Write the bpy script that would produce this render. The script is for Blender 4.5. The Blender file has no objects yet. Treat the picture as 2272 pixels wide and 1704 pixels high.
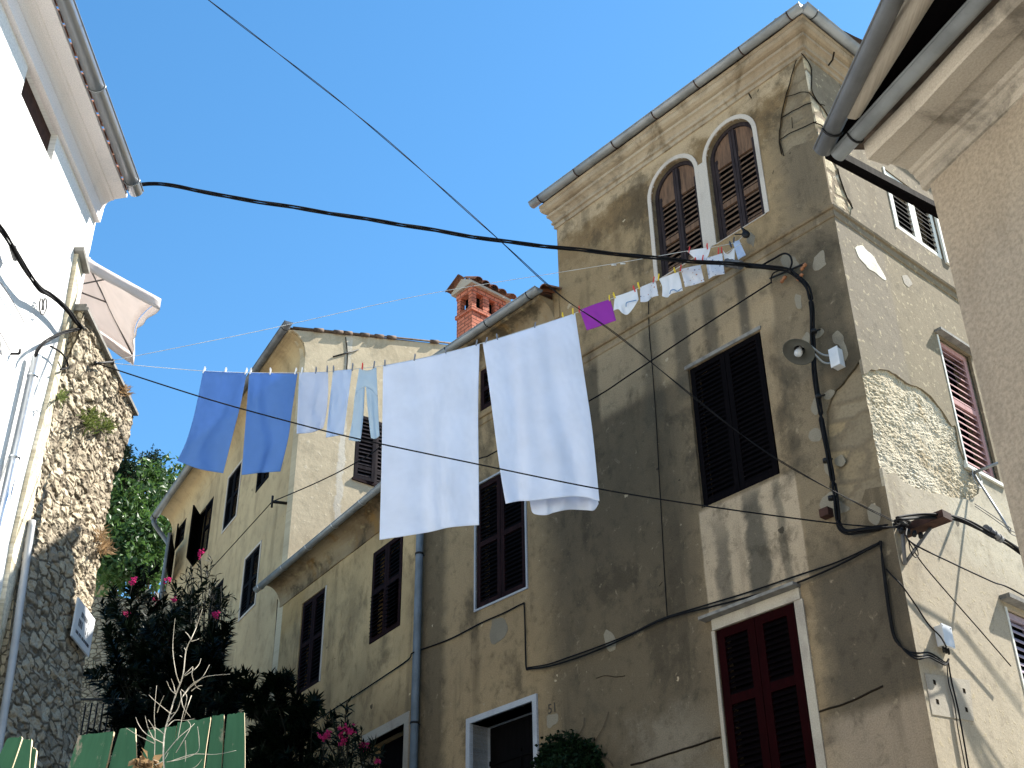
import bpy, bmesh, math, random
from math import sin, cos, pi, radians
from mathutils import Vector, Matrix, noise
random.seed(7)
sc = bpy.context.scene
COL = sc.collection
V = Vector

# ------------------------------------------------------------------ camera model (image of 2272 x 1704)
FPX = 2800.0
up = V((-66, 4512, -2800)).normalized()
fwd = V((0, 0, -1)); fwd = (fwd - up * fwd.dot(up)).normalized()
rgt = fwd.cross(up)
CAMR = Matrix((rgt, fwd, up))
CAM = V((0, 0, 1.6))
def ray(x, y): return CAMR @ V((x - 1136, -(y - 852), -FPX))
def hit(x, y, p, n):
    d = ray(x, y); return CAM + d * ((p - CAM).dot(n) / d.dot(n))
def atY(x, y, Y): return hit(x, y, V((0, Y, 0)), V((0, 1, 0)))
def azv(a): a = radians(a); return V((sin(a), cos(a), 0))

class Facade:
    """vertical wall plane: origin, horizontal run direction, outward normal"""
    def __init__(s, o, az):
        s.o = V((o[0], o[1], 0)); s.u = azv(az); s.n = V((s.u.y, -s.u.x, 0))
        if s.n.dot(CAM - s.o) < 0: s.n = -s.n
    def P(s, u, z, d=0.0): return s.o + s.u * u + s.n * d + V((0, 0, z))
    def uz(s, x, y, d=0.0):
        q = hit(x, y, s.o + s.n * d, s.n); return ((q - s.o).dot(s.u), q.z)
    def px(s, x, y, d=0.0): return hit(x, y, s.o + s.n * d, s.n)

C0 = azv(18.22) * 12
F = Facade(C0, -41.8)
S = Facade(C0, 48.2)
PB = F.P(7.735, 0)
B = Facade(PB, -33.8)
qc = B.px(637, 1241)
CF = Facade(qc, -30.0)
CG = Facade(qc, 52.0)
LX = -4.75
L = Facade((LX, 10), -1.0)
rq = azv(23.45) * 7.0
R = Facade(rq, 157.0)

# ------------------------------------------------------------------ mesh builder
class MB:
    def __init__(s): s.v = []; s.f = []; s.m = []; s.sm = []; s.uv = []
    def vert(s, p, uv=None):
        s.v.append(V(p)); s.uv.append(uv if uv else (p[0], p[2])); return len(s.v) - 1
    def face(s, idx, m=0, sm=False): s.f.append(tuple(idx)); s.m.append(m); s.sm.append(sm)
    def poly(s, pts, m=0, uvs=None):
        i = [s.vert(p, uvs[k] if uvs else None) for k, p in enumerate(pts)]; s.face(i, m)
    def box8(s, P, m=0, uvs=None):
        i = [s.vert(p, uvs[k] if uvs else None) for k, p in enumerate(P)]
        for q in ((0,3,2,1),(4,5,6,7),(0,1,5,4),(1,2,6,5),(2,3,7,6),(3,0,4,7)): s.face([i[k] for k in q], m)
    def fbox(s, f, u0, u1, z0, z1, d0, d1, m=0, T=None):
        P = []
        uvs = []
        for d in (d0, d1):
            for u, z in ((u0, z0), (u1, z0), (u1, z1), (u0, z1)):
                P.append(T(u, z, d) if T else f.P(u, z, d)); uvs.append((u, z))
        s.box8(P, m, uvs)
    def tube(s, pts, r, n=6, m=0, caps=True, rend=None):
        pts = [V(p) for p in pts]; N = len(pts); rings = []
        prev = None
        for k in range(N):
            t = (pts[min(k + 1, N - 1)] - pts[max(k - 1, 0)]).normalized()
            if prev is None:
                a = t.cross(V((0, 0, 1)))
                if a.length < 1e-3: a = t.cross(V((1, 0, 0)))
                a.normalize()
            else:
                a = (prev - t * prev.dot(t))
                if a.length < 1e-5: a = t.orthogonal()
                a.normalize()
            prev = a; b = t.cross(a)
            rr = r if rend is None else r + (rend - r) * k / max(1, N - 1)
            rings.append([s.vert(pts[k] + a * cos(2*pi*j/n) * rr + b * sin(2*pi*j/n) * rr) for j in range(n)])
        for k in range(N - 1):
            for j in range(n):
                s.face((rings[k][j], rings[k][(j+1) % n], rings[k+1][(j+1) % n], rings[k+1][j]), m, True)
        if caps:
            s.face(rings[0][::-1], m); s.face(rings[-1], m)
    def extrude(s, prof, a, b, out, m=0, close=False, sm=False, sa=V((0,0,0)), sb=V((0,0,0)), caps=False, seg=1, wob=0.0):
        """profile of (d, z) swept from a to b; out = unit outward; sa/sb = mitre shift per metre of d"""
        rows = []; L_ = (b - a).length
        for k in range(seg + 1):
            t = k / seg; row = []
            for (d, z) in prof:
                sh = sa * d * (1 - t) + sb * d * t
                p = a.lerp(b, t) + out * d + V((0, 0, z)) + sh
                if wob: p = p + V((0, 0, (noise.noise(p * 1.7) ) * wob)) + out * noise.noise(p * 2.3 + V((5, 1, 2))) * wob
                row.append(s.vert(p, (t * L_, z + d)))
            rows.append(row)
        n = len(prof)
        for k in range(seg):
            for j in range(n if close else n - 1):
                j2 = (j + 1) % n
                s.face((rows[k][j], rows[k+1][j], rows[k+1][j2], rows[k][j2]), m, sm)
        if caps: s.face(rows[0][::-1], m); s.face(rows[-1], m)
    def lathe(s, prof, c, axis, n=20, m=0):
        axis = V(axis).normalized(); a = axis.orthogonal().normalized(); b = axis.cross(a); rings = []
        for (r, h) in prof:
            rings.append([s.vert(c + axis * h + (a * cos(2*pi*j/n) + b * sin(2*pi*j/n)) * max(r, 1e-4)) for j in range(n)])
        for k in range(len(prof) - 1):
            for j in range(n): s.face((rings[k][j], rings[k][(j+1) % n], rings[k+1][(j+1) % n], rings[k+1][j]), m, True)
    def walls(s, f, outer, holes, dfront, thick, m=0):
        """wall slab with openings: polygon with holes filled and extruded"""
        cu = bpy.data.curves.new('tmp', 'CURVE'); cu.dimensions = '2D'; cu.fill_mode = 'BOTH'; cu.extrude = thick / 2
        for pl in [outer] + holes:
            sp = cu.splines.new('POLY'); sp.points.add(len(pl) - 1); sp.use_cyclic_u = True
            for k, (x, y) in enumerate(pl): sp.points[k].co = (x, y, 0, 1)
        ob = bpy.data.objects.new('tmp', cu); COL.objects.link(ob)
        dg = bpy.context.evaluated_depsgraph_get(); dg.update()
        me = bpy.data.meshes.new_from_object(ob.evaluated_get(dg))
        base = len(s.v)
        for vv in me.vertices:
            u, z, w = vv.co; s.vert(f.P(u, z, dfront - thick / 2 + w), (u, z))
        for p in me.polygons: s.face([base + k for k in p.vertices], m)
        bpy.data.objects.remove(ob); bpy.data.curves.remove(cu); bpy.data.meshes.remove(me)
    def grid(s, fn, nu, nv, m=0, sm=True, keep=None):
        ids = [[None] * (nv + 1) for _ in range(nu + 1)]
        for i in range(nu + 1):
            for j in range(nv + 1):
                p, uv = fn(i / nu, j / nv); ids[i][j] = s.vert(p, uv)
        for i in range(nu):
            for j in range(nv):
                if keep and not keep((i + .5) / nu, (j + .5) / nv): continue
                s.face((ids[i][j], ids[i+1][j], ids[i+1][j+1], ids[i][j+1]), m, sm)
    def build(s, name, mats, parent=None, base=None, recalc=False):
        me = bpy.data.meshes.new(name)
        root = parent
        while root is not None and root.parent is not None: root = root.parent
        off = root.location if root is not None else (V(base) if base is not None else V((0, 0, 0)))
        me.from_pydata([tuple(p - off) for p in s.v], [], s.f)
        if not isinstance(mats, (list, tuple)): mats = [mats]
        for mt in mats: me.materials.append(mt)
        me.polygons.foreach_set('material_index', s.m); me.polygons.foreach_set('use_smooth', s.sm)
        uvl = me.uv_layers.new(name='UVMap'); dat = []
        for lp in me.loops: dat += list(s.uv[lp.vertex_index])
        uvl.data.foreach_set('uv', dat)
        if recalc:
            bm = bmesh.new(); bm.from_mesh(me); bmesh.ops.recalc_face_normals(bm, faces=bm.faces); bm.to_mesh(me); bm.free()
        me.update()
        o = bpy.data.objects.new(name, me); COL.objects.link(o)
        if parent is not None: o.parent = parent
        else: o.location = off
        return o

def tag(o, label=None, cat=None, group=None, kind=None):
    if label: o['label'] = label
    if cat: o['category'] = cat
    if group: o['group'] = group
    if kind: o['kind'] = kind
    return o
def thing(name, loc, label, cat, group=None):
    o = bpy.data.objects.new(name, None); COL.objects.link(o); o.location = loc
    o.empty_display_size = .2
    o['kind'] = 'thing'
    return tag(o, label, cat, group)
def catmull(pts, n=8):
    pts = [V(p) for p in pts]
    if len(pts) < 3: return pts
    out = []
    for i in range(len(pts) - 1):
        p0 = pts[max(i-1, 0)]; p1 = pts[i]; p2 = pts[i+1]; p3 = pts[min(i+2, len(pts)-1)]
        for k in range(n):
            t = k / n
            out.append(.5 * ((2*p1) + (p2-p0)*t + (2*p0-5*p1+4*p2-p3)*t*t + (3*p1-p0-3*p2+p3)*t*t*t))
    out.append(pts[-1]); return out
def inpoly(x, y, pl):
    c = False; j = len(pl) - 1
    for i in range(len(pl)):
        if (pl[i][1] > y) != (pl[j][1] > y) and x < (pl[j][0]-pl[i][0]) * (y-pl[i][1]) / (pl[j][1]-pl[i][1]) + pl[i][0]: c = not c
        j = i
    return c
def smooth_poly(pl, n=4, jit=0.0):
    q = [V((a, b, 0)) for a, b in pl]; q = q + q[:1]
    c = catmull(q, n)[:-1]
    return [(p.x + noise.noise(p*9)*jit, p.y + noise.noise(p*9+V((3,7,1)))*jit) for p in c]

# ------------------------------------------------------------------ materials
def srgb(r, g, b):
    f = lambda c: (c/255/12.92) if c/255 <= .04045 else ((c/255+.055)/1.055)**2.4
    return (f(r), f(g), f(b), 1)
def C4(c): return c if len(c) == 4 else (c[0], c[1], c[2], 1)
class NT:
    def __init__(s, name, rough=.9, spec=.2, metal=0):
        s.mat = bpy.data.materials.new(name); s.mat.use_nodes = True; s.nt = s.mat.node_tree
        s.b = s.nt.nodes['Principled BSDF']; s.b.inputs['Roughness'].default_value = rough
        s.b.inputs['Specular IOR Level'].default_value = spec; s.b.inputs['Metallic'].default_value = metal
    def n(s, t, **k):
        nd = s.nt.nodes.new(t)
        for a, v in k.items(): setattr(nd, a, v)
        return nd
    def ln(s, a, b): s.nt.links.new(a, b)
    def setin(s, sock, v):
        if isinstance(v, bpy.types.NodeSocket): s.ln(v, sock)
        else: sock.default_value = v
    def coord(s, which='UV'): return s.n('ShaderNodeTexCoord').outputs[which]
    def mapp(s, vec, scale=(1,1,1), loc=(0,0,0)):
        m = s.n('ShaderNodeMapping'); s.ln(vec, m.inputs['Vector']); m.inputs['Scale'].default_value = scale; m.inputs['Location'].default_value = loc
        return m.outputs[0]
    def noise(s, vec, scale, detail=5, rough=.55, dist=0):
        m = s.n('ShaderNodeTexNoise'); s.ln(vec, m.inputs['Vector'])
        m.inputs['Scale'].default_value = scale; m.inputs['Detail'].default_value = detail; m.inputs['Roughness'].default_value = rough; m.inputs['Distortion'].default_value = dist
        return m.outputs['Fac']
    def ramp(s, fac, a, b, lo=0.0, hi=1.0, smooth=True):
        m = s.n('ShaderNodeMapRange'); m.interpolation_type = 'SMOOTHSTEP' if smooth else 'LINEAR'
        s.ln(fac, m.inputs['Value']); m.inputs['From Min'].default_value = a; m.inputs['From Max'].default_value = b
        m.inputs['To Min'].default_value = lo; m.inputs['To Max'].default_value = hi
        return m.outputs['Result']
    def math(s, op, a, b=None):
        m = s.n('ShaderNodeMath', operation=op); s.setin(m.inputs[0], a)
        if b is not None: s.setin(m.inputs[1], b)
        return m.outputs[0]
    def mix(s, fac, a, b, blend='MIX'):
        m = s.n('ShaderNodeMix', data_type='RGBA', blend_type=blend)
        s.setin(m.inputs['Factor'], fac); s.setin(m.inputs[6], C4(a) if not isinstance(a, bpy.types.NodeSocket) else a); s.setin(m.inputs[7], C4(b) if not isinstance(b, bpy.types.NodeSocket) else b)
        return m.outputs[2]
    def color(s, c): s.setin(s.b.inputs['Base Color'], c if isinstance(c, bpy.types.NodeSocket) else C4(c))
    def bump(s, h, strength=.3, dist=.02):
        m = s.n('ShaderNodeBump'); s.ln(h, m.inputs['Height']); m.inputs['Strength'].default_value = strength; m.inputs['Distance'].default_value = dist
        s.ln(m.outputs[0], s.b.inputs['Normal'])

def simple(name, c, rough=.8, spec=.2, metal=0, var=.3, scale=6, coord='Object', bump=0.0, c2=None):
    t = NT(name, rough, spec, metal); co = t.coord(coord)
    n = t.noise(co, scale, 6, .6)
    d = c2 if c2 else tuple(x * (1 - var) for x in c[:3])
    t.color(t.mix(t.ramp(n, .35, .7), C4(c), C4(d)))
    if bump: t.bump(t.noise(co, scale * 6, 4), bump, .01)
    return t.mat

def plaster(name, c1, c2, c3, streak=None, streak_amt=.5, speck=None, speck_scale=22, speck_thr=(.60, .68), algae=None, algae_amt=.6, algae_thr=(.52, .66), masks=(), bump=.35, bdist=.02, grit=70, off=(0,0,0), grit_amt=.28, mottle=0, chip=None, tint=None):
    t = NT(name, .95, .1); uv = t.mapp(t.coord('UV'), (1,1,1), off)
    n1 = t.noise(uv, .55, 7, .6, .3); col = t.mix(t.ramp(n1, .38, .62), c1, c2)
    n2 = t.noise(t.mapp(uv, (1, .6, 1), (4, 9, 0)), 2.3, 8, .65, .4); col = t.mix(t.ramp(n2, .5, .68), col, c3)
    raw = t.n('ShaderNodeSeparateXYZ'); t.ln(t.coord('UV'), raw.inputs[0])
    wob = t.noise(t.mapp(t.coord('UV'), (1, 1, 1), (2, 3, 0)), 3.0, 5, .65)
    wob = t.math('SUBTRACT', wob, .5)
    for (u0, u1, z0, z1, su, sz, c, amt, wa) in masks:
        uu = t.math('ADD', raw.outputs[0], t.math('MULTIPLY', wob, wa)); zz = t.math('ADD', raw.outputs[1], t.math('MULTIPLY', wob, wa))
        k = t.math('MULTIPLY', t.ramp(uu, u0 - su, u0 + su), t.ramp(uu, u1 - su, u1 + su, 1, 0))
        k = t.math('MULTIPLY', k, t.math('MULTIPLY', t.ramp(zz, z0 - sz, z0 + sz), t.ramp(zz, z1 - sz, z1 + sz, 1, 0)))
        col = t.mix(t.math('MULTIPLY', k, amt), col, c)
    if streak:
        n3 = t.noise(t.mapp(uv, (2.6, .16, 1), (1, 2, 0)), 1.0, 6, .6); n3b = t.noise(t.mapp(uv, (1, 1, 1), (8, 2, 0)), .7, 4)
        k = t.math('MULTIPLY', t.ramp(n3, .5, .68), t.ramp(n3b, .4, .62))
        col = t.mix(t.math('MULTIPLY', k, streak_amt), col, streak)
    if algae:
        n4 = t.noise(t.mapp(uv, (1, .75, 1), (13, 5, 0)), .9, 10, .68, .2)
        col = t.mix(t.math('MULTIPLY', t.ramp(n4, *algae_thr), algae_amt), col, algae)
    sp = t.noise(uv, speck_scale, 3, .5)
    if speck: col = t.mix(t.ramp(sp, speck_thr[0] - .02, speck_thr[1] + .03, 0, .7), col, speck)
    fine = t.noise(uv, grit, 4, .7)
    col = t.mix(t.ramp(fine, .3, .75, 0, grit_amt), col, (.02, .018, .015))
    if mottle:
        m1 = t.noise(t.mapp(uv, (1, .8, 1), (31, 7, 0)), 5.5, 9, .72, .3)
        col = t.mix(t.ramp(m1, .5, .72, 0, mottle), col, (.035, .03, .022))
        m2 = t.noise(t.mapp(uv, (1, .8, 1), (3, 17, 0)), 7, 9, .72, .3)
        col = t.mix(t.ramp(m2, .58, .74, 0, mottle * .8), col, c1 if chip is None else chip)
    if chip:
        vo = t.n('ShaderNodeTexVoronoi'); vo.inputs['Scale'].default_value = 3.6
        wv = t.n('ShaderNodeVectorMath', operation='ADD'); t.ln(uv, wv.inputs[0]); cb_ = t.n('ShaderNodeCombineXYZ'); nn_ = t.noise(uv, 16, 4); t.ln(t.math('MULTIPLY', nn_, .12), cb_.inputs[0]); t.ln(t.math('MULTIPLY', t.noise(uv, 19, 4), .12), cb_.inputs[1]); t.ln(cb_.outputs[0], wv.inputs[1])
        t.ln(wv.outputs[0], vo.inputs['Vector']); sp_ = t.n('ShaderNodeSeparateColor'); t.ln(vo.outputs['Color'], sp_.inputs[0])
        rad = t.math('MULTIPLY', t.ramp(sp_.outputs[0], .55, 1.0, .0, .13, False), 1.0)
        k = t.ramp(t.math('SUBTRACT', rad, vo.outputs['Distance']), -.004, .012)
        cc_ = t.mix(t.ramp(sp_.outputs[1], .45, .55), chip, (.03, .026, .02)); col = t.mix(t.math('MULTIPLY', k, .8), col, cc_)
    if tint: col = t.mix(1.0, col, tint, 'MULTIPLY')
    t.color(col)
    h = t.math('ADD', t.math('MULTIPLY', fine, .35), t.math('ADD', t.math('MULTIPLY', t.noise(uv, 9, 6, .6), 1.0), t.math('MULTIPLY', t.ramp(sp, speck_thr[0], speck_thr[1]), .25 if speck else 0.0)))
    t.bump(h, bump, bdist)
    return t.mat

def stone_mat(name, c1, c2, c3, joint, scale=(3, 6), bump=.6, coord='UV'):
    t = NT(name, .95, .1); uv = t.coord(coord)
    wv = t.noise(uv, 4, 4, .6)
    vo = t.n('ShaderNodeTexVoronoi'); vo.inputs['Scale'].default_value = 1.0
    w = t.n('ShaderNodeVectorMath', operation='ADD'); t.ln(t.mapp(uv, (scale[0], scale[1], 1)), w.inputs[0])
    cmb = t.n('ShaderNodeCombineXYZ'); t.ln(t.math('MULTIPLY', wv, .8), cmb.inputs[0]); t.ln(t.math('MULTIPLY', wv, .5), cmb.inputs[1]); t.ln(cmb.outputs[0], w.inputs[1])
    t.ln(w.outputs[0], vo.inputs['Vector'])
    sep = t.n('ShaderNodeSeparateColor'); t.ln(vo.outputs['Color'], sep.inputs[0])
    col = t.mix(sep.outputs[0], c1, c2); col = t.mix(t.ramp(sep.outputs[1], .6, .75), col, c3)
    vd = t.n('ShaderNodeTexVoronoi', feature='DISTANCE_TO_EDGE'); vd.inputs['Scale'].default_value = 1.0; t.ln(w.outputs[0], vd.inputs['Vector'])
    e = t.ramp(vd.outputs['Distance'], .02, .12)
    col = t.mix(t.math('SUBTRACT', 1.0, e), col, joint)
    col = t.mix(t.ramp(t.noise(uv, 30, 6, .7), .4, .75, 0, .5), col, (.06, .05, .035))
    t.color(col)
    t.bump(t.math('ADD', t.math('MULTIPLY', t.noise(uv, 40, 6, .7), .6), e), bump, .02)
    return t.mat

def cloth_mat(name, c, trans=.35, dots=None):
    t = NT(name, .9, .05); co = t.coord('UV'); col = t.mix(t.ramp(t.noise(co, 3, 4), .3, .7), C4(c), tuple(x*.93 for x in c[:3]))
    if dots:
        v = t.n('ShaderNodeTexVoronoi'); v.inputs['Scale'].default_value = 26; v.inputs['Randomness'].default_value = .55; t.ln(co, v.inputs['Vector'])
        k = t.ramp(v.outputs['Distance'], .18, .27, 1, 0)
        sep = t.n('ShaderNodeSeparateColor'); t.ln(v.outputs['Color'], sep.inputs[0])
        dc = t.mix(t.ramp(sep.outputs[0], .45, .55), dots[0], dots[1])
        col = t.mix(k, col, dc)
    t.color(col)
    w = t.noise(co, 160, 2, .6); t.bump(t.math('ADD', t.math('MULTIPLY', w, .12), t.noise(t.mapp(co, (5, 1.6, 1)), 1.6, 5, .6, .6)), .16, .02)
    tr = t.n('ShaderNodeBsdfTranslucent'); t.ln(col, tr.inputs['Color'])
    mx = t.n('ShaderNodeMixShader'); mx.inputs[0].default_value = trans
    out = t.nt.nodes['Material Output']; t.ln(t.b.outputs[0], mx.inputs[1]); t.ln(tr.outputs[0], mx.inputs[2]); t.ln(mx.outputs[0], out.inputs['Surface'])
    return t.mat

def leaf_mat(name, c, c2, trans=.25, scale=2.5, spec=.06):
    t = NT(name, .45, spec); co = t.coord('Object'); col = t.mix(t.ramp(t.noise(co, scale, 4), .35, .65), C4(c), C4(c2))
    col = t.mix(t.ramp(t.noise(co, 14, 2), .4, .7, 0, .5), col, tuple(x * .45 for x in c[:3]))
    t.color(col)
    tr = t.n('ShaderNodeBsdfTranslucent'); t.ln(col, tr.inputs['Color'])
    mx = t.n('ShaderNodeMixShader'); mx.inputs[0].default_value = trans
    out = t.nt.nodes['Material Output']; t.ln(t.b.outputs[0], mx.inputs[1]); t.ln(tr.outputs[0], mx.inputs[2]); t.ln(mx.outputs[0], out.inputs['Surface'])
    return t.mat

def brick_mat(name):
    t = NT(name, .9, .15); br = t.n('ShaderNodeTexBrick'); t.ln(t.coord('UV'), br.inputs['Vector'])
    br.inputs['Scale'].default_value = 1.0; br.inputs['Brick Width'].default_value = .2; br.inputs['Row Height'].default_value = .075
    br.inputs['Mortar Size'].default_value = .007; br.inputs['Color1'].default_value = (.58, .20, .12, 1); br.inputs['Color2'].default_value = (.46, .145, .085, 1)
    br.inputs['Mortar'].default_value = (.10, .045, .03, 1); br.inputs['Bias'].default_value = -.2
    n = t.noise(t.coord('UV'), 14, 5); col = t.mix(t.ramp(n, .4, .7, 0, .45), br.outputs['Color'], (.16, .05, .03))
    t.color(col); t.bump(t.math('SUBTRACT', t.math('MULTIPLY', n, .3), br.outputs['Fac']), .6, .012)
    return t.mat

def wood(name, c, c2, stretch=(1, .12, 1), coord='UV', rough=.75, peel=None):
    t = NT(name, rough, .03); co = t.coord(coord)
    g = t.noise(t.mapp(co, (stretch[0], stretch[1], stretch[2])), 22, 6, .65)
    col = t.mix(t.ramp(g, .35, .7), C4(c), C4(c2))
    if peel: col = t.mix(t.ramp(t.noise(t.mapp(co, (1, .35, 1)), 5, 8, .7), .575, .63), col, C4(peel))
    t.color(col); t.bump(g, .25, .008)
    return t.mat

M = {}
def setup_materials():
    tan, tanD = (.255, .195, .125), (.17, .125, .075)
    grey, greyD = (.135, .118, .094), (.062, .056, .048)
    M['F'] = plaster('plaster_front', (.33, .25, .16), (.24, .18, .118), (.16, .122, .082), streak=(.05, .042, .032), streak_amt=.55, algae=(.055, .046, .034), algae_amt=.6, algae_thr=(.52, .62),
        tint=(.92, .90, .835), speck=(.46, .40, .30), speck_scale=9, speck_thr=(.72, .77), mottle=.5, chip=(.48, .40, .29), grit_amt=.4, masks=[
        (-.1, 9, 11.1, 14, .1, .08, (.40, .29, .165), .7, .2),          # upper storey warm
        (-.1, 4.6, 13.25, 13.62, .1, .10, (.62, .50, .35), .6, .6),      # pale band under the cornice
        (-.1, 4.6, 12.7, 13.25, .8, .20, (.14, .085, .038), .6, 1.4),
        (-.1, .65, 11, 12.6, .25, .4, (.12, .105, .085), .7, .6),
        (-.1, 1.05, 4, 10.9, .05, .12, (.19, .155, .11), .6, .3),
        (2.42, 6.0, 4.8, 10.85, .35, .2, (.105, .088, .064), .8, .5),   # grey algae field
        (5.0, 9, 4, 12.9, .35, .3, (.42, .31, .185), .7, .35),          # brown near the pipe
        (7.1, 7.73, 4, 10.2, .12, .3, (.085, .07, .05), .7, .3),
        (1.05, 2.42, 6.75, 8.0, .015, .03, (.52, .42, .31), .85, .03),  # pale panel below big window
        (1.25, 1.36, 5.0, 8.0, .03, .1, (.14, .125, .10), .7, .15),
        (1.52, 1.80, 6.5, 8.0, .05, .2, (.075, .072, .062), .85, .25),
        (2.05, 2.25, 6.6, 7.75, .05, .3, (.10, .09, .075), .75, .25),
        (1.0, 3.9, 9.9, 10.95, .04, .1, (.44, .345, .23), .7, .1),
        (1.35, 1.5, 9.8, 10.9, .04, .2, (.07, .066, .06), .75, .1),
        (1.85, 2.05, 9.6, 10.9, .05, .2, (.075, .07, .06), .7, .1),
        (2.3, 2.55, 9.6, 10.9, .05, .2, (.075, .07, .06), .7, .1),
        (2.8, 3.1, 9.4, 10.9, .08, .2, (.08, .074, .06), .6, .1),
        (.0, .5, 8.4, 10.8, .2, .4, (.075, .066, .052), .7, .6),
        (-.1, 1.0, 5.2, 6.9, .2, .3, (.07, .062, .052), .75, .5),
        (-.1, 1.1, 3.0, 5.25, .25, .08, (.34, .275, .215), .9, .1),
        (1.0, 6.0, 3.0, 5.02, .3, .05, (.44, .35, .255), .8, .08),
        (2.6, 3.6, 5.1, 5.8, .4, .25, (.30, .26, .21), .55, 1.2),
        ], bump=.4, bdist=.015)
    M['S'] = plaster('plaster_side', (.20, .165, .115), (.23, .188, .13), (.165, .135, .095), streak=(.16, .12, .07), streak_amt=.35, algae=(.20, .17, .11), algae_amt=.4,
        mottle=.35, chip=(.46, .39, .27), speck=(.44, .37, .24), speck_scale=13, speck_thr=(.60, .66), masks=[
        (.95, 4, 7, 11, .02, .1, (.23, .188, .122), .7, .05),
        (-.1, .95, 8.7, 11, .1, .2, (.21, .178, .135), .55, .1),
        (-.1, 4, 4, 8.0, .1, .4, (.50, .43, .32), .8, .5),
        (1.2, 4, 7.0, 8.2, .2, .2, (.55, .50, .38), .5, .3)], bump=.35, bdist=.012, grit=55)
    M['B'] = plaster('plaster_ochre_grey', (.44, .33, .20), (.34, .255, .155), (.24, .18, .11), streak=(.10, .08, .055), streak_amt=.65, algae=(.11, .088, .06), algae_amt=.45, bump=.3, mottle=.35, chip=(.50, .41, .28), tint=(1.28, 1.21, 1.03),
        masks=[(4.0, 5.1, 9.6, 10.3, .2, .2, (.27, .18, .08), .5, .5), (-.1, 6, 5, 7.3, .4, .4, (.22, .165, .10), .5, .4)])
    M['cove'] = plaster('plaster_stained_eave', (.36, .285, .18), (.20, .14, .08), (.26, .155, .06), algae=(.055, .045, .03), algae_amt=.85, algae_thr=(.46, .58), speck=(.36, .29, .16), speck_scale=6, bump=.5)
    M['C'] = plaster('plaster_beige', (.50, .395, .255), (.43, .335, .215), (.36, .28, .18), mottle=.25, chip=(.55, .46, .32), tint=(1.06, 1.03, .93), streak=(.18, .14, .09), streak_amt=.5, algae=(.25, .20, .135), algae_amt=.35, bump=.25,
        speck=(.46, .40, .28), speck_scale=7, speck_thr=(.66, .72))
    M['Cg'] = plaster('plaster_gable', (.56, .47, .325), (.50, .415, .285), (.43, .355, .24), streak=(.27, .23, .16), streak_amt=.4, algae=(.26, .225, .16), algae_amt=.4,
        mottle=.22, speck=(.64, .55, .40), speck_scale=7, speck_thr=(.62, .7), masks=[(.90, 1.05, 9, 17, .02, .1, (.62, .58, .50), .7, .25)], bump=.3)
    M['R'] = plaster('roughcast', (.30, .255, .203), (.275, .232, .185), (.245, .207, .165), streak=(.28, .22, .16), streak_amt=.3, bump=.55, bdist=.012, grit=34, grit_amt=.4, speck=(.24, .195, .15), speck_scale=42, speck_thr=(.64, .72), masks=[(-.3, 13, 6.4, 7.2, .3, .25, (.36, .285, .20), .4, .6)])
    M['Rc'] = plaster('cornice_grey', (.44, .385, .315), (.33, .285, .23), (.18, .155, .125), algae=(.11, .10, .085), algae_amt=.8, algae_thr=(.5, .62), bump=.35)
    M['L'] = plaster('whitewash', (.84, .83, .80), (.80, .79, .76), (.77, .75, .71), bump=.12, grit=40)
    M['Lc'] = plaster('cornice_pinkish', (.84, .78, .76), (.79, .74, .72), (.73, .69, .68), bump=.08)
    M['corn'] = plaster('cornice_plaster', (.44, .365, .26), (.34, .27, .185), (.20, .155, .10), mottle=.4, streak=(.09, .06, .03), streak_amt=.4, algae=(.11, .085, .055), algae_amt=.55, speck=(.42, .34, .23), speck_scale=6, speck_thr=(.64, .72), bump=.4)
    M['white_trim'] = plaster('white_trim', (.56, .50, .43), (.52, .47, .40), (.46, .41, .35), bump=.15)
    M['greyblue_trim'] = plaster('door_trim', (.40, .42, .45), (.37, .39, .42), (.33, .35, .38), bump=.15)
    M['pale_patch'] = plaster('patch_plaster', (.46, .41, .33), (.40, .36, .29), (.34, .30, .25), bump=.3)
    M['sandS'] = stone_mat('sandstone_lit', (.52, .44, .30), (.46, .385, .25), (.58, .51, .38), (.22, .17, .11), scale=(2.2, 3.4), bump=.8)  # paler copy of the sandstone, the side's sunlight put into the colour
    M['stone_s'] = stone_mat('small_stones', (.44, .35, .23), (.52, .43, .29), (.34, .27, .19), (.14, .11, .07), scale=(9, 13), bump=.6)
    M['dull_patch'] = plaster('patch_dull', (.25, .22, .165), (.21, .185, .14), (.17, .15, .115), bump=.3)
    M['white_patch'] = plaster('patch_lime', (.78, .74, .62), (.7, .66, .56), (.6, .55, .45), bump=.4)
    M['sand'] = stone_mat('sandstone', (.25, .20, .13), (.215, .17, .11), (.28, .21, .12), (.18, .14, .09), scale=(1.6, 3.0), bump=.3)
    M['rubble'] = plaster('rubble_core', (.66, .58, .43), (.54, .45, .30), (.44, .34, .20), mottle=.55, chip=(.72, .66, .52), speck=(.74, .68, .54), speck_scale=26, speck_thr=(.55, .64), grit=60, grit_amt=.5, bump=.9, bdist=.03)
    M['stone'] = stone_mat('wall_stones', (.40, .335, .24), (.49, .42, .31), (.32, .27, .20), (.13, .105, .075), scale=(4.2, 7.5), bump=.5)
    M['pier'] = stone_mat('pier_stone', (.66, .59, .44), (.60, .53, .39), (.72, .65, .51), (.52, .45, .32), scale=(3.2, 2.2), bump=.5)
    M['slate'] = simple('slate_coping', (.22, .21, .19), .85, var=.4, scale=9, bump=.2)
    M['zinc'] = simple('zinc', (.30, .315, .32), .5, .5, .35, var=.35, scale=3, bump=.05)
    M['zinc_dark'] = simple('zinc_dark', (.16, .165, .17), .5, .5, .35, var=.4, scale=3)
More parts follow.
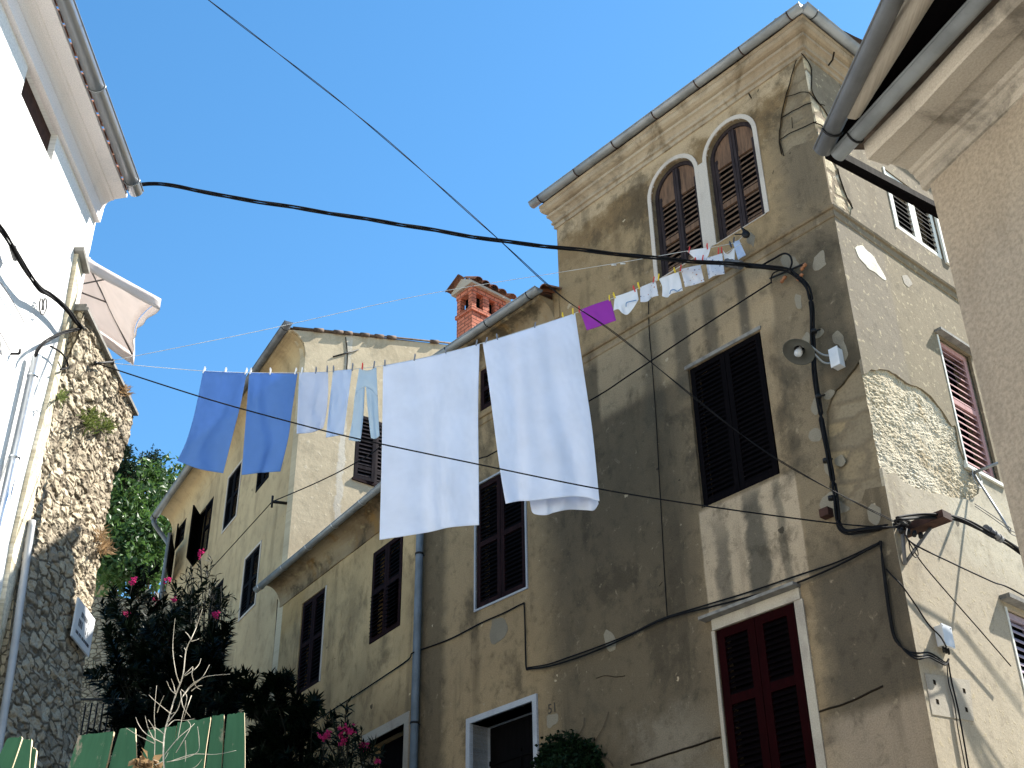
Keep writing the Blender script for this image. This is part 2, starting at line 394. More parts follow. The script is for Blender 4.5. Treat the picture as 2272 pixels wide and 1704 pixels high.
    M['zinc_shiny'] = simple('zinc_new', (.60, .63, .66), .30, .5, .85, var=.12, scale=2)
    M['pipe'] = simple('grey_pipe', (.15, .20, .26), .55, .4, .1, var=.3, scale=4)
    M['pipe_white'] = simple('pale_pipe', (.36, .37, .38), .5, .4, .1, var=.15, scale=4)
    M['tile'] = simple('roof_tile', (.33, .15, .09), .9, .1, var=.5, scale=7, bump=.3, c2=(.16, .10, .075))
    M['tile_grey'] = simple('old_tile', (.15, .11, .085), .9, .1, var=.5, scale=7, bump=.3)
    M['iron'] = simple('black_iron', (.012, .012, .013), .6, .3, .2)
    M['brick'] = brick_mat('red_brick')
    M['rust'] = simple('rusty_beam', (.055, .026, .019), .85, .2, var=.5, scale=12, bump=.2)
    M['ins'] = simple('orange_insulator', (.30, .125, .055), .6, .3, var=.4, scale=20)
    M['black'] = simple('cable_black', (.008, .008, .009), .8, .12)
    M['cable_grey'] = simple('cable_grey', (.14, .14, .145), .7, .2)
    M['cord'] = simple('line_cord', (.62, .62, .60), .7)
    M['dark'] = simple('dark_room', (.006, .006, .007), .9, 0)
    M['box'] = simple('grey_box', (.62, .63, .64), .5, .4, var=.1)
    M['lampshade'] = simple('lamp_enamel', (.07, .07, .06), .45, .4, var=.3)
    t = NT('lamp_glass', .08, .5); t.b.inputs['Transmission Weight'].default_value = .6; t.color((.86, .87, .88)); M['bulb'] = t.mat
    M['w_arch'] = wood('wood_weathered_brown', (.17, .105, .068), (.085, .055, .04))
    M['w_archf'] = wood('wood_dark_frame', (.042, .033, .034), (.022, .018, .02))
    M['w_dark'] = wood('wood_black_brown', (.0035, .0025, .003), (.002, .0016, .002))
    M['w_door'] = wood('wood_black_door', (.004, .0035, .004), (.002, .002, .002))
    M['w_dark2'] = wood('wood_dark_maroon', (.020, .010, .011), (.010, .006, .007))
    M['w_red'] = wood('wood_oxblood', (.012, .0009, .0013), (.007, .0007, .0009))
    M['w_redd'] = wood('wood_oxblood_slats', (.002, .0008, .001), (.0015, .0006, .001))
    M['w_pink'] = wood('wood_faded_pink', (.44, .26, .245), (.38, .21, .20))
    M['w_lilac'] = wood('wood_faded_lilac', (.40, .33, .38), (.34, .28, .33))
    M['w_white'] = wood('wood_white', (.74, .73, .66), (.62, .61, .54))
    M['w_green'] = wood('wood_green_paint', (.052, .135, .075), (.040, .108, .060), stretch=(1, .08, 1), peel=(.30, .25, .19))
    M['w_raw_and_lit_edge'] = wood('wood_raw_and_lit_edge', (.62, .54, .40), (.42, .33, .22))  # raw wood; on the board edges its pale tone stands for sunlight
    M['twig'] = simple('dry_twig', (.50, .45, .37), .85, var=.35, scale=18)
    M['stem_dark'] = simple('dark_stem', (.012, .012, .008), .9)
    M['bark'] = simple('bark', (.10, .075, .05), .9, var=.5, scale=10, bump=.4)
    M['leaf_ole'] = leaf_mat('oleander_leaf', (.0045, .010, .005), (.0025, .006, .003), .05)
    M['leaf_tree'] = leaf_mat('tree_leaf', (.085, .16, .036), (.030, .070, .020), .35, 1.3, .35)
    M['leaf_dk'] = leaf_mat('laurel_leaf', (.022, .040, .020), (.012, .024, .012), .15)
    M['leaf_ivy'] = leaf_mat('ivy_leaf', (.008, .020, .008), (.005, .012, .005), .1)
    M['weed'] = leaf_mat('weed_leaf', (.13, .16, .045), (.09, .12, .035), .3)
    M['weed_dry'] = leaf_mat('weed_dry', (.36, .24, .13), (.26, .17, .09), .3)
    M['pink'] = leaf_mat('oleander_flower', (.62, .045, .20), (.50, .03, .15), .3)
    M['parasol'] = cloth_mat('parasol_canvas', (.74, .68, .65), .42)
    M['steel'] = simple('parasol_steel', (.13, .12, .12), .4, .5, .3)
    M['c_blue'] = cloth_mat('cloth_blue', (.135, .285, .64), .4)
    M['c_white'] = cloth_mat('cloth_white', (.82, .87, .98), .42)
    M['c_pale'] = cloth_mat('cloth_pale', (.62, .69, .84), .4)
    M['c_pale2'] = cloth_mat('cloth_pale_blue', (.58, .69, .87), .4)
    M['c_trous'] = cloth_mat('cloth_washed_blue', (.54, .67, .78), .4)
    M['c_purple'] = cloth_mat('cloth_purple', (.36, .055, .42), .3)
    M['c_wh2'] = cloth_mat('cloth_white_small', (.86, .87, .90), .35)
    M['c_dot'] = cloth_mat('cloth_dotted', (.74, .75, .80), .3, dots=((.14, .17, .28), (.45, .22, .16)))
    M['c_dotb'] = cloth_mat('cloth_dotted_blue', (.72, .75, .82), .3, dots=((.10, .16, .30), (.16, .20, .36)))
    M['c_trimb'] = cloth_mat('cloth_trim_blue', (.16, .30, .50), .2)
    M['c_trimo'] = cloth_mat('cloth_trim_ochre', (.55, .42, .25), .2)
    for k, c in dict(white=(.75, .76, .78), grey=(.16, .18, .22), red=(.55, .04, .03), yellow=(.70, .50, .02), dark=(.03, .035, .05)).items():
        M['pin_' + k] = simple('pin_' + k, c, .45, .4, var=.1)
    M['ground'] = plaster('ground_stone', (.44, .42, .37), (.38, .365, .32), (.33, .315, .28), bump=.6)
    M['sign'] = simple('sign_enamel', (.78, .79, .80), .35, .4, var=.06)
    M['ink'] = simple('sign_ink', (.05, .05, .06), .6)
    M['paint51'] = simple('painted_number', (.055, .048, .04), .9)
    t = NT('crack', 1, 0); t.color((.02, .016, .012)); M['crack'] = t.mat
setup_materials()

# ------------------------------------------------------------------ shared builders
def leafT(f, hinge_u, hinge_d, ang):
    """opened leaf: rotate about a vertical hinge line"""
    ca, sa = cos(ang), sin(ang)
    def T(u, z, d):
        du, dd = u - hinge_u, d - hinge_d
        return f.P(hinge_u + du * ca - dd * sa, z, hinge_d + du * sa + dd * ca)
    return T
def shutter(f, u0, u1, z0, z1, d, mats, parent, T=None, mid=True, slat=.062, st=.07, flap=False, name='shutter', label=None, top_solid=0, mid_z=None):
    mb = MB(); t = .035
    w = st
    mb.fbox(f, u0, u0 + w, z0, z1, d, d + t, 0, T); mb.fbox(f, u1 - w, u1, z0, z1, d, d + t, 0, T)
    zs = [z0, z1] if not mid else [z0, mid_z if mid_z else (z0 + z1) / 2, z1]
    for k, z in enumerate(zs):
        a = z if k == 0 else (z - w if k == len(zs) - 1 else z - w / 2)
        mb.fbox(f, u0 + w, u1 - w, a, a + w, d + .001, d + t - .001, 0, T)
    for k in range(len(zs) - 1):
        a = zs[k] + (w if k == 0 else w / 2); b = zs[k+1] - (w if k == len(zs) - 2 else w / 2)
        n = max(2, int((b - a) / slat)); 
        for q in range(n):
            z = a + (b - a) * (q + .5) / n; h = .0065; jz = random.uniform(-.006, .006)
            lo, hi = z - .022 + jz, z + .022 + jz
            P = []
            g = T if T else f.P
            out = .05 if (flap and k == 0) else .0
            for (uu) in (u0 + w, u1 - w):
                P.append([g(uu, lo - h, d + t - .003 + out), g(uu, lo + h, d + t - .003 + out), g(uu, hi + h, d + .004), g(uu, hi - h, d + .004)])
            mb.box8([P[0][0], P[1][0], P[1][1], P[0][1], P[0][3], P[1][3], P[1][2], P[0][2]], 1 if len(mats) > 1 else 0, [(u0, lo), (u1, lo), (u1, lo), (u0, lo), (u0, hi), (u1, hi), (u1, hi), (u0, hi)])
    o = mb.build(name, mats, parent)
    if label: o['label'] = label
    return o
def window(house, f, u0, u1, z0, z1, fm, sm, depth=.10, recess=.22, mid=True, open_ang=(0, 0), sill=None, surround=None, sw=.06, flap=False, st=.07, label=None, hood=None, frame=.05, slat=.062, name='window', leaves=2, mid_z=None):
    if u0 > u1: u0, u1 = u1, u0
    mb = MB(); fd = -depth
    mb.fbox(f, u0, u0 + frame, z0, z1, fd - .08, fd, 0); mb.fbox(f, u1 - frame, u1, z0, z1, fd - .08, fd, 0)
    mb.fbox(f, u0 + frame, u1 - frame, z1 - frame, z1, fd - .078, fd - .002, 0); mb.fbox(f, u0 + frame, u1 - frame, z0, z0 + frame, fd - .078, fd - .002, 0)
    mb.fbox(f, u0 - .05, u1 + .05, z0 - .05, z1 + .05, -recess - .05, -recess - .03, 1)
    w = mb.build(name, [fm, M['dark']], house)
    if label: w['label'] = label
    a, b = u0 + frame * .4, u1 - frame * .4; m = (a + b) / 2
    sms = sm if isinstance(sm, (list, tuple)) else [sm]
    d = fd + .002
    if leaves == 2:
        TA = leafT(f, a, d, radians(open_ang[0])) if open_ang[0] else None
        TB = leafT(f, b, d, -radians(open_ang[1])) if open_ang[1] else None
        shutter(f, a, m - .004, z0 + .01, z1 - .01, d, sms, w, TA, mid, slat, st, flap, mid_z=mid_z)
        shutter(f, m + .004, b, z0 + .01, z1 - .01, d, sms, w, TB, mid, slat, st, flap, mid_z=mid_z)
    elif leaves == 1:
        shutter(f, a, b, z0 + .01, z1 - .01, d, sms, w, None, mid, slat, st, flap, mid_z=mid_z)
    if sill:
        s_ = MB(); s_.fbox(f, u0 - .08, u1 + .08, z0 - .07, z0 - .002, -.12, .05); s_.build('sill', sill, w)
    if surround:
        s_ = MB(); g = .018
        s_.walls(f, [(u0 - sw, z0 - (0 if sill else sw)), (u1 + sw, z0 - (0 if sill else sw)), (u1 + sw, z1 + sw), (u0 - sw, z1 + sw)], [[(u0, z0 + (.0 if not sill else .0)), (u1, z0), (u1, z1), (u0, z1)]] if not sill else [[(u0, z0 + .002), (u1, z0 + .002), (u1, z1), (u0, z1)]], g, .03)
        s_.build('surround', surround, w)
    if hood:
        h = MB(); h.fbox(f, u0 - .14, u1 + .14, z1 + .10, z1 + .16, -.02, hood); h.build('hood', M['slate'], w)
    return w
def rect(u0, u1, z0, z1): return [(u0, z0), (u1, z0), (u1, z1), (u0, z1)]
def gutter_mesh(mb, a, b, r=.07, m=0, brackets=1.1, mb_m=1, n=9, closed_end=True):
    """half-round gutter, open side up, from a to b with strap brackets"""
    t = (b - a).normalized(); s_ = V((t.y, -t.x, 0)).normalized(); zz = s_.cross(t)
    if zz.z < 0: zz = -zz
    rows = []
    for p in (a, b):
        row = []
        for k in range(n + 1):
            an = pi + pi * k / n; row.append(mb.vert(p + s_ * cos(an) * r + zz * sin(an) * r))
        for k in range(n, -1, -1):
            an = pi + pi * k / n; row.append(mb.vert(p + s_ * cos(an) * (r - .006) + zz * sin(an) * (r - .006)))
        rows.append(row)
    N = len(rows[0])
    for k in range(N): mb.face((rows[0][k], rows[1][k], rows[1][(k+1) % N], rows[0][(k+1) % N]), m, True)
    if closed_end:
        for row, fl in ((rows[0], 1), (rows[1], 0)):
            q = row[:n+1]; mb.face(q if fl else q[::-1], m)
    # rolled lip
    for sg in (1, -1): mb.tube([a + s_ * r * sg, b + s_ * r * sg], .009, 6, m)
    Lg = (b - a).length; nb = int(Lg / brackets)
    for k in range(nb + 1):
        p = a + t * (.2 + k * (Lg - .4) / max(1, nb)); r2 = r + .006
        mb.tube([p + s_ * cos(pi + pi*q/8) * r2 + zz * sin(pi + pi*q/8) * r2 for q in range(9)], .008, 5, mb_m)
def tile_edge(mb, a, b, upd, rows=2, pitch=.21, r=.085, length=.42, m=0, jit=.02):
    """barrel tiles along an eave from a to b, running up the slope upd"""
    t = (b - a).normalized(); Lg = (b - a).length; n = int(Lg / pitch); nn = t.cross(upd).normalized()
    if nn.z < 0: nn = -nn
    for i in range(n + 1):
        for q in range(rows):
            c = a + t * (i * pitch + random.uniform(-jit, jit)) + upd * (q * length * .85 + random.uniform(-jit, jit)) + nn * (.012 * q * 0)
            N = 6; ra = []; rb = []
            for k in range(N + 1):
                an = pi * k / N
                ra.append(mb.vert(c + t * cos(an) * r + nn * sin(an) * r * .8 )); rb.append(mb.vert(c + upd * length + t * cos(an) * r * .8 + nn * (sin(an) * r * .65 - .01)))
            ra2 = [mb.vert(c + t * cos(pi*k/N) * (r - .014) + nn * sin(pi*k/N) * (r - .014) * .8) for k in range(N + 1)]
            for k in range(N):
                mb.face((ra[k], ra[k+1], rb[k+1], rb[k]), m, True); mb.face((ra2[k], ra2[k+1], ra[k+1], ra[k]), m)
def corrugated(mb, a, b, upv, m=0, pitch=.21, amp=.045, rows=8):
    """roof plane: a->b along the eave, upv = full vector up to the ridge"""
    t = b - a; n = max(4, int(t.length / pitch * 4)); nn = t.cross(upv).normalized()
    if nn.z < 0: nn = -nn
    def fn(i, j):
        ph = i * t.length / pitch * pi
        p = a + t * i + upv * j + nn * (abs(sin(ph)) * amp + .012 * ((j * rows) % 1))
        return p, (i * t.length, j * upv.length)
    mb.grid(fn, n, rows * 2, m, True)

# ================================================================== CORNER HOUSE (tower + lower wing)
EZ = 2.0
house = thing('corner_house', F.P(3, EZ, -2), 'tall weathered stucco corner house with twin arched windows, peeling plaster and number 51 door', 'house')
arches = [(.915, 1.70), (1.905, 2.70)]
AZ0, AZ1 = 11.50, 13.27
def arch_poly(u0, u1, z0, z1, n=12, g=0.0):
    r = (u1 - u0) / 2 + g; cu_ = (u0 + u1) / 2; zc = z1 - (u1 - u0) / 2
    return [(u0 - g, z0)] + [(u1 + g, z0)] + [(cu_ + r * cos(pi * k / n), zc + r * sin(pi * k / n)) for k in range(n + 1)]
big = (1.235, 2.375, 8.04, 9.94); red = (1.275, 2.355, 4.0, 6.55); w2 = (5.395, 6.43, 8.04, 9.92); att = (5.5, 6.35, 11.13, 11.85); door = (5.31, 6.52, 3.9, 6.50)
openF = [rect(*big), rect(*red), rect(*w2), rect(*att), rect(*door)] + [arch_poly(a, b, AZ0, AZ1) for a, b in arches]
cr = [F.uz(*p) for p in [(1762,150),(1742,219),(1733,262),(1728,308),(1735,345),(1760,325),(1811,291)]]
cr2 = [F.uz(*p) for p in [(1895,820),(1868,850),(1845,880),(1834,930),(1839,1010),(1842,1080),(1862,1112),(1920,1085)]]
TOPM = 12.0
e_ = .004
outer = [(e_, EZ), (7.735, EZ), (7.735, TOPM), (4.575, TOPM), (4.575, 13.62), (e_, 13.62)]
fit = lambda c: [(max(u, e_), z) for u, z in c]
outer += fit([(e_, cr[0][1] + .12)] + smooth_poly(cr, 4, .02)[:4*(len(cr)-1)+1] + [(e_, cr[-1][1] - .1)])
outer += fit([(e_, cr2[0][1] + .1)] + smooth_poly(cr2, 4, .02)[:4*(len(cr2)-1)+1] + [(e_, cr2[-1][1] - .05)])
w = MB()
w.walls(F, outer, openF, 0.0, .03, 0)
core = [(.04, EZ), (7.73, EZ), (7.73, TOPM), (4.58, TOPM), (4.58, 13.62), (.04, 13.62)]
w.walls(F, core, openF, -.031, .25, 1)
patS = [S.uz(*p) for p in [(1917,829),(1944,820),(1965,820),(1988,830),(2013,850),(2046,863),(2074,888),(2095,917),(2112,945),(2121,947),(2136,1010),(2172,1070),(2166,1100),(2150,1108),(2124,1105),(2098,1099),(2062,1092),(2029,1081),(2005,1068),(1985,1051),(1958,1035)]]
crS = [S.uz(*p) for p in [(1784,125),(1802,151),(1803,205),(1831,247),(1850,284),(1827,291),(1831,308),(1843,342),(1858,373),(1875,428),(1890,452),(1889,466),(1870,462)]]
sw = (1.43, 2.5, 11.48, 12.45); pk = (1.85, 2.56, 8.27, 10.04); lw = (1.98, 2.95, 4.5, 6.60)
openS = [rect(*sw), rect(*pk), rect(*lw)]
outS = [(.003, EZ), (7, EZ), (7, 13.62), (.003, 13.62), (.003, crS[0][1] + .1)] + smooth_poly(crS, 4, .02)[:4*(len(crS)-1)+1] + [(.003, crS[-1][1]-.02)]
pp = smooth_poly(patS, 3, .025)
pp = pp[:3*(len(patS)-1)+1]
outS += [(.003, patS[0][1] + .02)] + pp + [(.003, patS[-1][1] - .02)]
outS = [(max(u, .003), z) for u, z in outS]
w.walls(S, outS, openS, 0.0, .035, 2)
w.walls(S, [(0.24, EZ), (7, EZ), (7, 13.62), (0.24, 13.62)], openS, -.06, .25, 3)
w.walls(S, [(.033, EZ), (.24, EZ), (.24, 10.95), (.033, 10.95)], [], -.036, .10, 1)
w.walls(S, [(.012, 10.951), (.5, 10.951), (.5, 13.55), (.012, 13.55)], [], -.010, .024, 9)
# displaced rubble where the plaster has fallen
def rub(f, bb, poly_, nu, nv, m, amp, sx, sz, dd):
    u0, u1, z0, z1 = bb
    def fn(a, b):
        u = u0 + (u1 - u0) * a; z = z0 + (z1 - z0) * b
        q = V((u * sx + noise.noise(V((u*3, z*3, 0))) * .5, z * sz + noise.noise(V((u*3, z*3, 5))) * .5, 0))
        ds, _ = noise.voronoi(q); e = min(1, (ds[1] - ds[0]) * 3.5)
        sm_ = min(1, max(0, noise.noise(V((u*2.3, z*2.6, 8))) * 3 + .45))
        d = dd + amp * (.55 + (e ** .6 - .55) * sm_ * .6) + .010 * abs(noise.noise(V((u*9 + z*4, z*22 - u*6, 2)))) - .008 * abs(noise.noise(V((u*26, z*40, 6)))) + amp * .5 * noise.noise(q * 1.3) + amp * .8 * noise.noise(q * .5) + amp * (.3 + .6*sm_) * noise.noise(q * 4) - amp * 1.6 * sm_ * max(0, noise.noise(q * 1.9 + V((4, 4, 4))) - .25)
        return f.P(u, z, d), (u, z)
    w.grid(fn, nu, nv, m, False, keep=lambda a, b: inpoly(u0 + (u1 - u0) * a, z0 + (z1 - z0) * b, poly_))
us = [p[0] for p in patS]; zs = [p[1] for p in patS]
bigp = [(-.02, patS[0][1] + .1)] + [(u + .04, z + (.05 if z > 8.2 else -.05)) for u, z in patS] + [(-.02, patS[-1][1] - .1)]
rub(S, (-.0, max(us) + .05, min(zs) - .08, max(zs) + .06), bigp, 150, 120, 4, .011, 6.5, 12, -.030)
# thin lime and repair patches
def patch(f, pxs, m, d=.004, n=6, jit=.035):
    pl = smooth_poly([f.uz(*p) for p in pxs], n, jit); w.walls(f, pl, [], d, .006, m)
patch(S, [(1897,552),(1912,546),(1937,568),(1950,590),(1964,620),(1944,607),(1922,590),(1908,572)], 5)
patch(S, [(2000,612),(2012,612),(2023,630),(2010,634)], 6)
patch(S, [(2050,1494),(2150,1509),(2160,1600),(2068,1585)], 6, .006, 1, .01)
for (x, y) in ((2072, 1514), (2138, 1533), (2079, 1557), (2143, 1575)):
    u, z = S.uz(x, y); w.fbox(S, u - .02, u + .02, z - .022, z + .022, .004, .0085, 7)  # dark raised squares; the shade inside the plate holes is put into colour
for pl in ([(1769,652),(1778,658),(1779,680),(1770,684),(1762,668)], [(1780,752),(1790,738),(1797,742),(1796,756),(1790,772),(1782,768)], [(1812,735),(1822,728),(1827,736),(1820,748),(1810,748)],
           [(1832,874),(1845,866),(1850,874),(1840,888),(1830,886)], [(1803,890),(1812,884),(1814,915),(1808,922),(1802,905)], [(1795,958),(1806,948),(1820,955),(1822,975),(1808,982),(1797,976)],
           [(1855,1020),(1868,1012),(1876,1024),(1868,1034),(1856,1032)], [(1828,1040),(1836,1020),(1842,1050),(1840,1062)], [(1850,745),(1862,735),(1872,745),(1880,775),(1880,800),(1868,800),(1862,770),(1852,760)],
           [(1825,1105),(1850,1088),(1862,1110),(1885,1128),(1868,1142),(1840,1148),(1822,1135)], [(1925,1130),(1935,1122),(1950,1128),(1955,1150),(1945,1162),(1928,1155)],
           [(1662,520),(1668,515),(1674,530),(1672,545),(1660,540)], [(1735,575),(1745,563),(1765,575),(1772,590),(1755,598),(1738,592)], [(1805,570),(1825,560),(1835,585),(1815,600),(1803,590)]):
    patch(F, pl, 8, .005)
for pl in ([(1092,1375),(1118,1372),(1125,1405),(1098,1428),(1088,1420)], [(1213,1590),(1235,1582),(1240,1600),(1215,1615)], [(1340,1410),(1350,1440),(1366,1442),(1362,1410),(1345,1395)]):
    patch(F, pl, 8, .004)
# hairline cracks (narrow recessed dark strips along the fallen edges and the plinth joint)
def crack(f, pxs, r=.006, d=.002, jit=.012):
    q = catmull([f.px(*p, d) for p in pxs], 6); q = [p + f.u * noise.noise(p*7)*jit + V((0,0,noise.noise(p*8+V((3,3,3)))*jit)) for p in q]; w.tube(q, r, 5, 7, False)
crack(F, [(1772,118),(1762,150),(1742,219),(1733,262),(1728,308),(1733,342)], .007)
crack(F, [(1728,308),(1737,342),(1741,346)], .006); crack(F, [(1733,262),(1770,240),(1800,228)], .007); crack(F, [(1745,215),(1775,205),(1793,205)], .006); crack(F, [(1730,310),(1760,292),(1811,270)], .007); crack(F, [(1757,260),(1758,285)], .005)
crack(S, [(1778,118),(1800,151),(1803,205),(1831,247),(1848,282)], .007); crack(S, [(1795,205),(1815,228),(1830,235)], .006); crack(S, [(1804,270),(1830,285),(1835,320),(1845,345)], .008); crack(S, [(1858,373),(1866,400),(1880,440),(1892,462)], .007)
crack(F, [(1400,1698),(1500,1668),(1599,1636)], .012); crack(F, [(1806,1583),(1860,1566),(1915,1545),(1960,1520)], .011)
crack(F, [(1640,182),(1652,196),(1668,218)], .008); crack(F, [(1463,1300),(1470,1290)], .004)
crack(F, [(1322,1505),(1345,1500),(1370,1502),(1388,1500)], .005)
# blind wall behind, over the wing roof, and closing walls
bk = -6.5
for (a, b, z0, z1) in ((F.P(4.575, 0, -.25), F.P(4.575, 0, bk), EZ, 13.62), (F.P(0, 0, bk), F.P(4.575, 0, bk), EZ, 13.62), (F.P(7.735, 0, -.25), F.P(7.735, 0, bk), EZ, TOPM), (F.P(4.575, 0, bk), F.P(7.735, 0, bk), EZ, TOPM), (S.P(7, 0, -.2), F.P(0, 0, bk-.4), EZ, 13.62)):
    w.poly([a + V((0,0,z0)), b + V((0,0,z0)), b + V((0,0,z1)), a + V((0,0,z1))], 0, [(0, z0), (6, z0), (6, z1), (0, z1)])
w.poly([F.P(4.575, 10, 0), F.P(4.575, 10, -.26), F.P(4.575, 13.62, -.26), F.P(4.575, 13.62, 0)], 0, [(4.5, 10), (4.7, 10), (4.7, 13.6), (4.5, 13.6)])
wall = w.build('wall', [M['F'], M['sand'], M['S'], M['rubble'], M['rubble'], M['white_patch'], M['pale_patch'], M['crack'], M['dull_patch'], M['sandS']], house)
# string courses
w = MB()
prof = [(0, 10.885), (.012, 10.89), (.018, 10.905), (.004, 10.92), (.004, 11.00), (.030, 11.008), (.040, 11.035), (0, 11.06)]
w.extrude(prof, F.P(0, 0), F.P(7.7, 0), F.n, 0, sa=-F.u, seg=40, wob=.006)
w.extrude(prof, S.P(0, 0), S.P(7, 0), S.n, 1, sa=-S.u, seg=24, wob=.005)
w.build('string_course', [M['F'], M['S']], house)
# cornice
w = MB()
prof = [(-.02, 13.50), (.022, 13.51), (.025, 13.57), (.055, 13.58), (.058, 13.615), (.035, 13.63), (.05, 13.655), (.085, 13.69), (.115, 13.705), (.118, 13.745), (.095, 13.76), (.15, 13.775), (.185, 13.80), (.205, 13.84), (.195, 13.865), (.21, 13.875), (.21, 13.92), (-.02, 13.93)]
w.extrude(prof, F.P(0, 0), F.P(4.6, 0), F.n, 0, sa=-F.u, sb=F.u*.6, caps=True, seg=50, wob=.010)
w.extrude(prof, S.P(0, 0), S.P(7, 0), S.n, 0, sa=-S.u, seg=40, wob=.008)
for fx, pts in ((F, [(1636,125),(1650,150)]), (S, [(1848,117),(1838,145)])):
    q = [fx.px(*p, .17 - .1*k) for k, p in enumerate(pts)]; w.tube([q[0] + fx.n*.02, q[0].lerp(q[1], .5) + fx.n*.01 + fx.u*.03, q[1]], .012, 5, 1, False)
w.build('cornice', [M['corn'], M['crack']], house)
GZ, GD, GR = 13.99, .265, .075
k_ = S.n * GD + F.n * GD
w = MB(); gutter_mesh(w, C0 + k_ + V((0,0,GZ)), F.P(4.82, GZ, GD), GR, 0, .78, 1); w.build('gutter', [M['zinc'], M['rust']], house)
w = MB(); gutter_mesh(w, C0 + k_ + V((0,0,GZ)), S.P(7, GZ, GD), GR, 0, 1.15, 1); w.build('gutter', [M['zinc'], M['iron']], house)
w = MB(); up1 = (-F.n + V((0,0,.36)))
e0 = C0 + S.n*.2 + F.n*.2 + V((0,0,14.0)); e1 = F.P(4.7, 14.0, .2); e2 = S.P(7.0, 14.0, .2)
apex = F.P(2.3, 15.2, -3.2)
corrugated(w, e0, e1, (apex - e0.lerp(e1, .5)) , 0); 
apx2 = apex
w.poly([e0, e2, apex], 0); w.poly([e1, e1 - F.n * 6.6, apex], 0); w.poly([e2, e2 + F.u * 4.6, e1 - F.n*6.6, apex], 0)
tile_edge(w, e0 + V((0,0,.0)), e1, up1.normalized(), 1, .24, .075, .4, 0, .04)
tile_edge(w, e0, e2, (-S.n + V((0,0,.36))).normalized(), 1, .24, .07, .4, 0, .03)
w.build('roof', [M['tile_grey']], house)
# wing eave
MZ, MD = 12.27, .36
w = MB(); prof = [(-.02, 11.84)] + [(.02 + .27 * (1 - cos(a * pi / 2 / 8)) , 11.86 + .29 * sin(a * pi / 2 / 8)) for a in range(9)] + [(.31, 12.17), (.31, 12.21), (-.02, 12.24)]
w.extrude(prof, F.P(4.68, 0), F.P(7.75, 0), F.n, 0, seg=24, wob=.008, caps=True); w.build('cornice', M['cove'], house)
w = MB(); w.walls(F, rect(4.575, 4.70, 11.9, 12.4), [], .02, .12, 0); w.build('wall', M['F'], house)
w = MB(); gutter_mesh(w, F.P(4.62, MZ, MD), F.P(7.8, MZ - .02, MD), .075, 0, .85, 1); w.build('gutter', [M['zinc'], M['iron']], house)
w = MB(); ea, eb = F.P(4.58, 12.27, .30), F.P(7.8, 12.27, .30); uv_ = -F.n * 5 + V((0,0,1.7))
corrugated(w, ea, eb, uv_); tile_edge(w, ea, eb, uv_.normalized(), 2); w.build('roof', M['tile'], house)
# chimney on the wing roof
ch_c = F.P(0, 0)
w = MB(); cu0, cu1 = 7.99, 8.38
d0 = -1.2
CU = Facade(F.px(1047, 700, d0), -41.8); 
def chbox(mb, a0, a1, b0, b1, z0, z1, m=0):
    P = [CU.o + CU.u*a + (-F.n)*b + V((0,0,z)) for z in (z0, z1) for a, b in ((a0, b0), (a1, b0), (a1, b1), (a0, b1))]
    uvs = [(a + b, z) for z in (z0, z1) for a, b in ((a0, b0), (a1, b0), (a1, b1), (a0, b1))]
    mb.box8(P, m, uvs)
ZB, ZC, ZT = 12.4, 14.42, 14.95
CA, CBW = .42, .78
chbox(w, 0, CA, 0, CBW, ZB, ZC); chbox(w, -.025, CA + .025, -.025, CBW + .025, ZC, ZC + .075)
for (a0, a1, b0, b1) in ((0, .10, 0, .10), (CA-.10, CA, 0, .10), (0, .10, .26, .40), (CA-.10, CA, .26, .40), (0, .10, .54, .64), (0, .10, CBW-.1, CBW), (CA-.10, CA, CBW-.1, CBW), (CA-.1, CA, .54, .64)):
    chbox(w, a0, a1, b0, b1, ZC + .075, ZT - .12)
chbox(w, -.01, CA+.01, -.01, CBW+.01, ZT - .12, ZT)
chbox(w, .11, CA - .11, .11, CBW - .11, ZC + .075, ZT - .12, 1)
chim = w.build('chimney', [M['brick'], M['dark']], house)
w = MB(); ov = .075
base = lambda a, b, z: CU.o + CU.u*a + (-F.n)*b + V((0,0,z))
z0 = ZT; zr = ZT + .22
for b0, b1 in ((-ov, CBW + ov),):
    A_ = [base(-ov, b0, z0), base(CA+ov, b0, z0), base(CA+ov, b0, z0+.05), base(CA/2, b0, zr), base(-ov, b0, z0+.05)]
    B_ = [base(-ov, b1, z0), base(CA+ov, b1, z0), base(CA+ov, b1, z0+.05), base(CA/2, b1, zr), base(-ov, b1, z0+.05)]
    i = [w.vert(p) for p in A_ + B_]
    w.face(i[:5][::-1]); w.face(i[5:]);
    for k in range(5): w.face((i[k], i[(k+1)%5], i[5+(k+1)%5], i[5+k]))
w.build('chimney_cap', M['pale_patch'], chim, recalc=True)
w = MB()
tile_edge(w, base(-ov-.03, CBW+ov, z0+.07), base(-ov-.03, -ov+.05, z0+.07), (CU.u*(CA/2+ov) + V((0,0,zr-z0-.03))).normalized(), 1, .2, .10, .40, 0)
tile_edge(w, base(CA+ov+.03, -ov, z0+.07), base(CA+ov+.03, CBW+ov, z0+.07), (-CU.u*(CA/2+ov) + V((0,0,zr-z0-.03))).normalized(), 1, .2, .10, .40, 0)
w.build('chimney_tile', M['tile'], chim)
